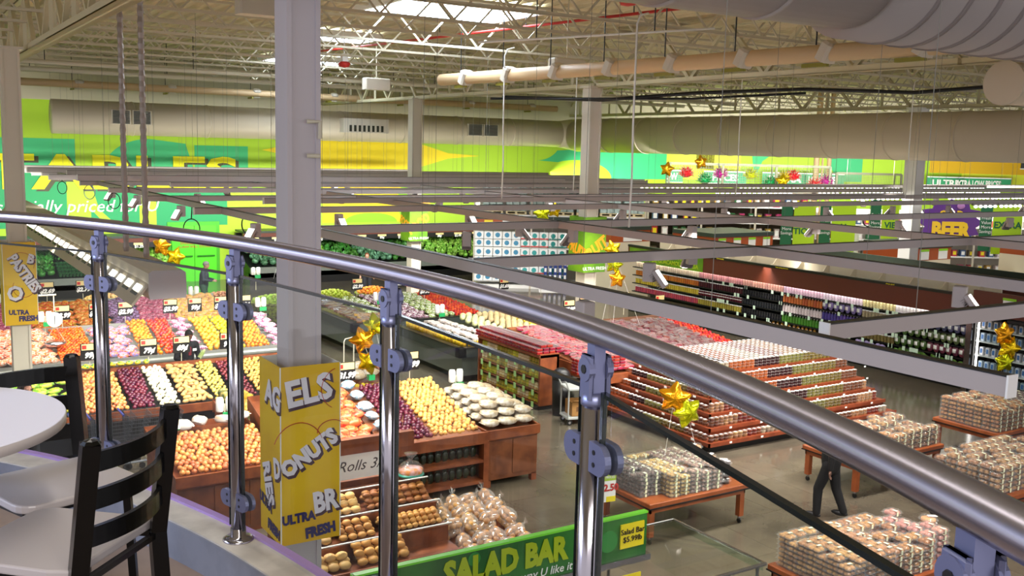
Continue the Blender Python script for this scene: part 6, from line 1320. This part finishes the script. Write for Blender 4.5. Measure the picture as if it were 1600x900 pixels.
# ================================================================== people
def remesh(o, v, sub=True):
    md = o.modifiers.new('r', 'REMESH'); md.mode = 'VOXEL'; md.voxel_size = v; md.use_smooth_shade = True
    s = o.modifiers.new('s', 'SMOOTH'); s.iterations = 4; s.factor = .5
    me = bpy.data.meshes.new_from_object(o.evaluated_get(bpy.context.evaluated_depsgraph_get())) if 0 else None
    return o
def limb(b, pts, rs):
    pts = [Vector(p) for p in pts]; b.tube(pts, rs, 12)
    for p, r_ in zip(pts, rs): b.ball(p, r_*.99, n=10, k=7)
def person(label, loc, rz, skin, hair, jacket, trousers, pose, hat=None, extra=None):
    t = thing('person', label, 'person', loc, rz); J = pose
    sk = mat('skin_'+skin, skin, .5); hm = mat('hair_'+hair, hair, .8, noise=.3, nscale=60); jm_ = mat('cloth_'+jacket, jacket, .8, noise=.2, nscale=20); tm_ = mat('cloth_'+trousers, trousers, .85); sh = mat('shoe_black', '141214', .4)
    H = Vector(J['head']); ht = J.get('tilt', (0,0,0)); from mathutils import Euler
    M = Euler(ht).to_matrix()
    b = MB(); W_ = lambda p: H+M@Vector(p)
    b.ball(H, .074, .095, .118, 20, 14, M, lambda p: Vector((p.x*(1-.22*max(0,-p.z)/.118), p.y, p.z)))
    b.ball(W_((0,-.045,-.062)), .046, .042, .045, 12, 8, M)                      # jaw
    b.tube([W_((0,-.088,.022)), W_((0,-.108,-.018)), W_((0,-.09,-.026))], [.009,.016,.010], 8)      # nose
    for s in (-1, 1):
        b.ball(W_((s*.076,.005,-.005)), .010, .020, .030, 8, 6, M); b.ball(W_((s*.032,-.082,.030)), .022, .012, .008, 8, 5, M)
    limb(b, [H+Vector((0,.015,-.07)), J['neck']], [.050,.056])
    limb(b, [J['neck'], J['chest'], J['hip']], [.06,.12,.12])
    for s in ('l', 'r'):
        limb(b, [J['sh'+s], J['el'+s], J['wr'+s]], [.045,.036,.024]); limb(b, [J['hp'+s], J['kn'+s], J['an'+s]], [.075,.05,.035])
        wv = Vector(J['wr'+s]); d = (wv-Vector(J['el'+s])).normalized(); sd = d.cross(Vector((0,1,0.01))).normalized(); cu = d.cross(sd).normalized()*-1
        palm = wv+d*.05; b.tube([wv, palm, palm+d*.035], [.024,.034,.03], 10, True, .6)
        for k in range(4):
            a0 = palm+d*.03+sd*(.024-.016*k); L_ = (.065,.075,.070,.055)[k]
            b.tube([a0, a0+d*L_*.5+cu*.006, a0+d*L_*.85+cu*.022, a0+d*L_+cu*.036], [.0095,.009,.008,.006], 7)
        b.tube([palm-d*.01+sd*.03, palm+d*.02+sd*.052+cu*.012, palm+d*.05+sd*.056+cu*.026], [.011,.010,.007], 7)
    o = b.build('body', sk, t); remesh(o, .009)
    c = MB(); limb(c, [J['neck'], J['chest'], Vector(J['chest'])*.5+Vector(J['hip'])*.5, J['hip']], [.085,.158,.155,.16])
    limb(c, [J['shl'], J['shr']], [.075,.075])
    for s in ('l', 'r'): limb(c, [J['sh'+s], J['el'+s], Vector(J['wr'+s])-(Vector(J['wr'+s])-Vector(J['el'+s]))*.06], [.078,.06,.042])
    q = c.build('jacket', jm_, t); remesh(q, .014)
    c = MB(); limb(c, [J['hip'], Vector(J['hip'])-Vector((0,0,.08))], [.158,.15])
    for s in ('l', 'r'): limb(c, [J['hp'+s], J['kn'+s], J['an'+s]], [.105,.078,.062])
    q = c.build('trousers', tm_, t); remesh(q, .014)
    for s in ('l', 'r'):
        a = Vector(J['an'+s]); c = MB().ball((a.x,a.y-.06,max(.045, a.z-.035)), .048, .14, .045, 12, 8).tube([a+Vector((0,0,.03)), a-Vector((0,0,.02))], .045, 10); remesh(c.build('shoe', sh, t), .01)
    c = MB(); c.ball(H+M@Vector((0,.012,.03)), .086, .103, .108, 18, 12, M, (lambda p: Vector((p.x, max(p.y, -.055 if p.z < .05 else -.09), max(p.z, -.03)))) )
    if hat: c.ball(H+M@Vector((0,.005,.055)), .092, .108, .085, 16, 8, M, lambda p: Vector((p.x,p.y,max(p.z,-.02))))
    c.build('knit_hat' if hat else 'hair', mat('hat_'+hat, hat, .9) if hat else hm, t, True)
    for s in (-1, 1): MB().ball(W_((s*.032,-.084,.012)), .013, .006, .007, 8, 5, M).build('eye', mat('eye_dark', '1a1412', .3), t)
    MB().ball(W_((0,-.087,-.052)), .024, .008, .007, 8, 5, M).build('mouth', mat('lip_'+skin, '7a3a34', .5), t)
    return t
def stand(lean=0, step=0, arms='down'):
    J = dict(head=(0,-.02-lean*.25,1.60), neck=(0,-lean*.12,1.45), chest=(0,-lean*.08,1.27), hip=(0,0,.96))
    for s, q in (('l', 1), ('r', -1)):
        J['sh'+s] = (q*.185,-lean*.1,1.39); J['hp'+s] = (q*.09,0,.9); J['kn'+s] = (q*.10,-.04-step*q*.18,.49+abs(step)*.0); J['an'+s] = (q*.10,.03-step*q*.30,.09+(.05 if step and q < 0 else 0))
        if arms == 'down': J['el'+s] = (q*.24,.03+step*q*.10,1.12); J['wr'+s] = (q*.25,-.04+step*q*.2,.88)
        else: J['el'+s] = (q*.25,-.06,1.13); J['wr'+s] = (q*.12 if q > 0 else -.16,-.32,1.10)
    return J
J = stand(.5, 0, 'work'); J['tilt'] = (.45,0,-.15)
t = person('shop worker in a dark jacket and white collar bending over the citrus case', (5.38,21.45,0), R(10), '5a3524', '14100e', '17161c', '1c1c22', J)
MB().tube([(-.05,-.07,1.42),(0,-.13,1.40),(.05,-.07,1.42)], .016, 8).build('white_collar', white, t); MB().rbox((0,-.19,1.28), .07, .03, .18, None, .01).build('vest', mat('vest_red', '6a1420', .8), t); MB().rbox((.10,-.20,1.30), .08, .01, .05).build('name_badge', white, t)
t = tag(MB().ball((0,0,0), .05, .05, .18, 10, 8).build('leafy_bunch_held', mat('leaf_pale', 'a8c86a'), None, True), 'pale green vegetable held by the shop worker', 'vegetable'); t.location = (5.62,21.22,1.16); t.rotation_euler = (.3,.5,0)
J = stand(.3, 0, 'work'); person('shopper in a grey knit hat and dark coat standing by the far baskets', (9.05,33.6,0), R(60), '8a6a58', '2a2624', '1c2630', '1c3a2c', J, hat='6a6864')
J = stand(.1, .6); person('person in black walking away between the pyramid and the bakery tables', (12.5,10.15,0), R(200), '6a4a3a', '1a1412', '0a0a0c', '08080a', J)
J = stand(.1, 0); person('shopper in a dark coat seen between the chair slats', (1.85,17.75,0), R(20), 'c08a74', '3a2418', '1c1c20', '1a1a1e', J)
J = stand(.1, 0); person('distant shopper with brown hair before the leafy greens wall', (15.35,34.4,0), R(-20), 'd0a088', '7a4a2c', '3a4a5a', '22242c', J)

# turn every piece of lettering into plain mesh
bpy.context.view_layer.update(); dg = bpy.context.evaluated_depsgraph_get()
done = [(o, m_, bpy.data.meshes.new_from_object(o.evaluated_get(dg))) for o, m_ in TEXTS]
for o, m_, me in done:
    me.materials.clear(); me.materials.append(m_); n = bpy.data.objects.new(o.name, me); COL.objects.link(n); n.parent = o.parent
    n.location = o.location; n.rotation_euler = o.rotation_euler; n.scale = o.scale
    nm = o.name; bpy.data.objects.remove(o); n.name = nm
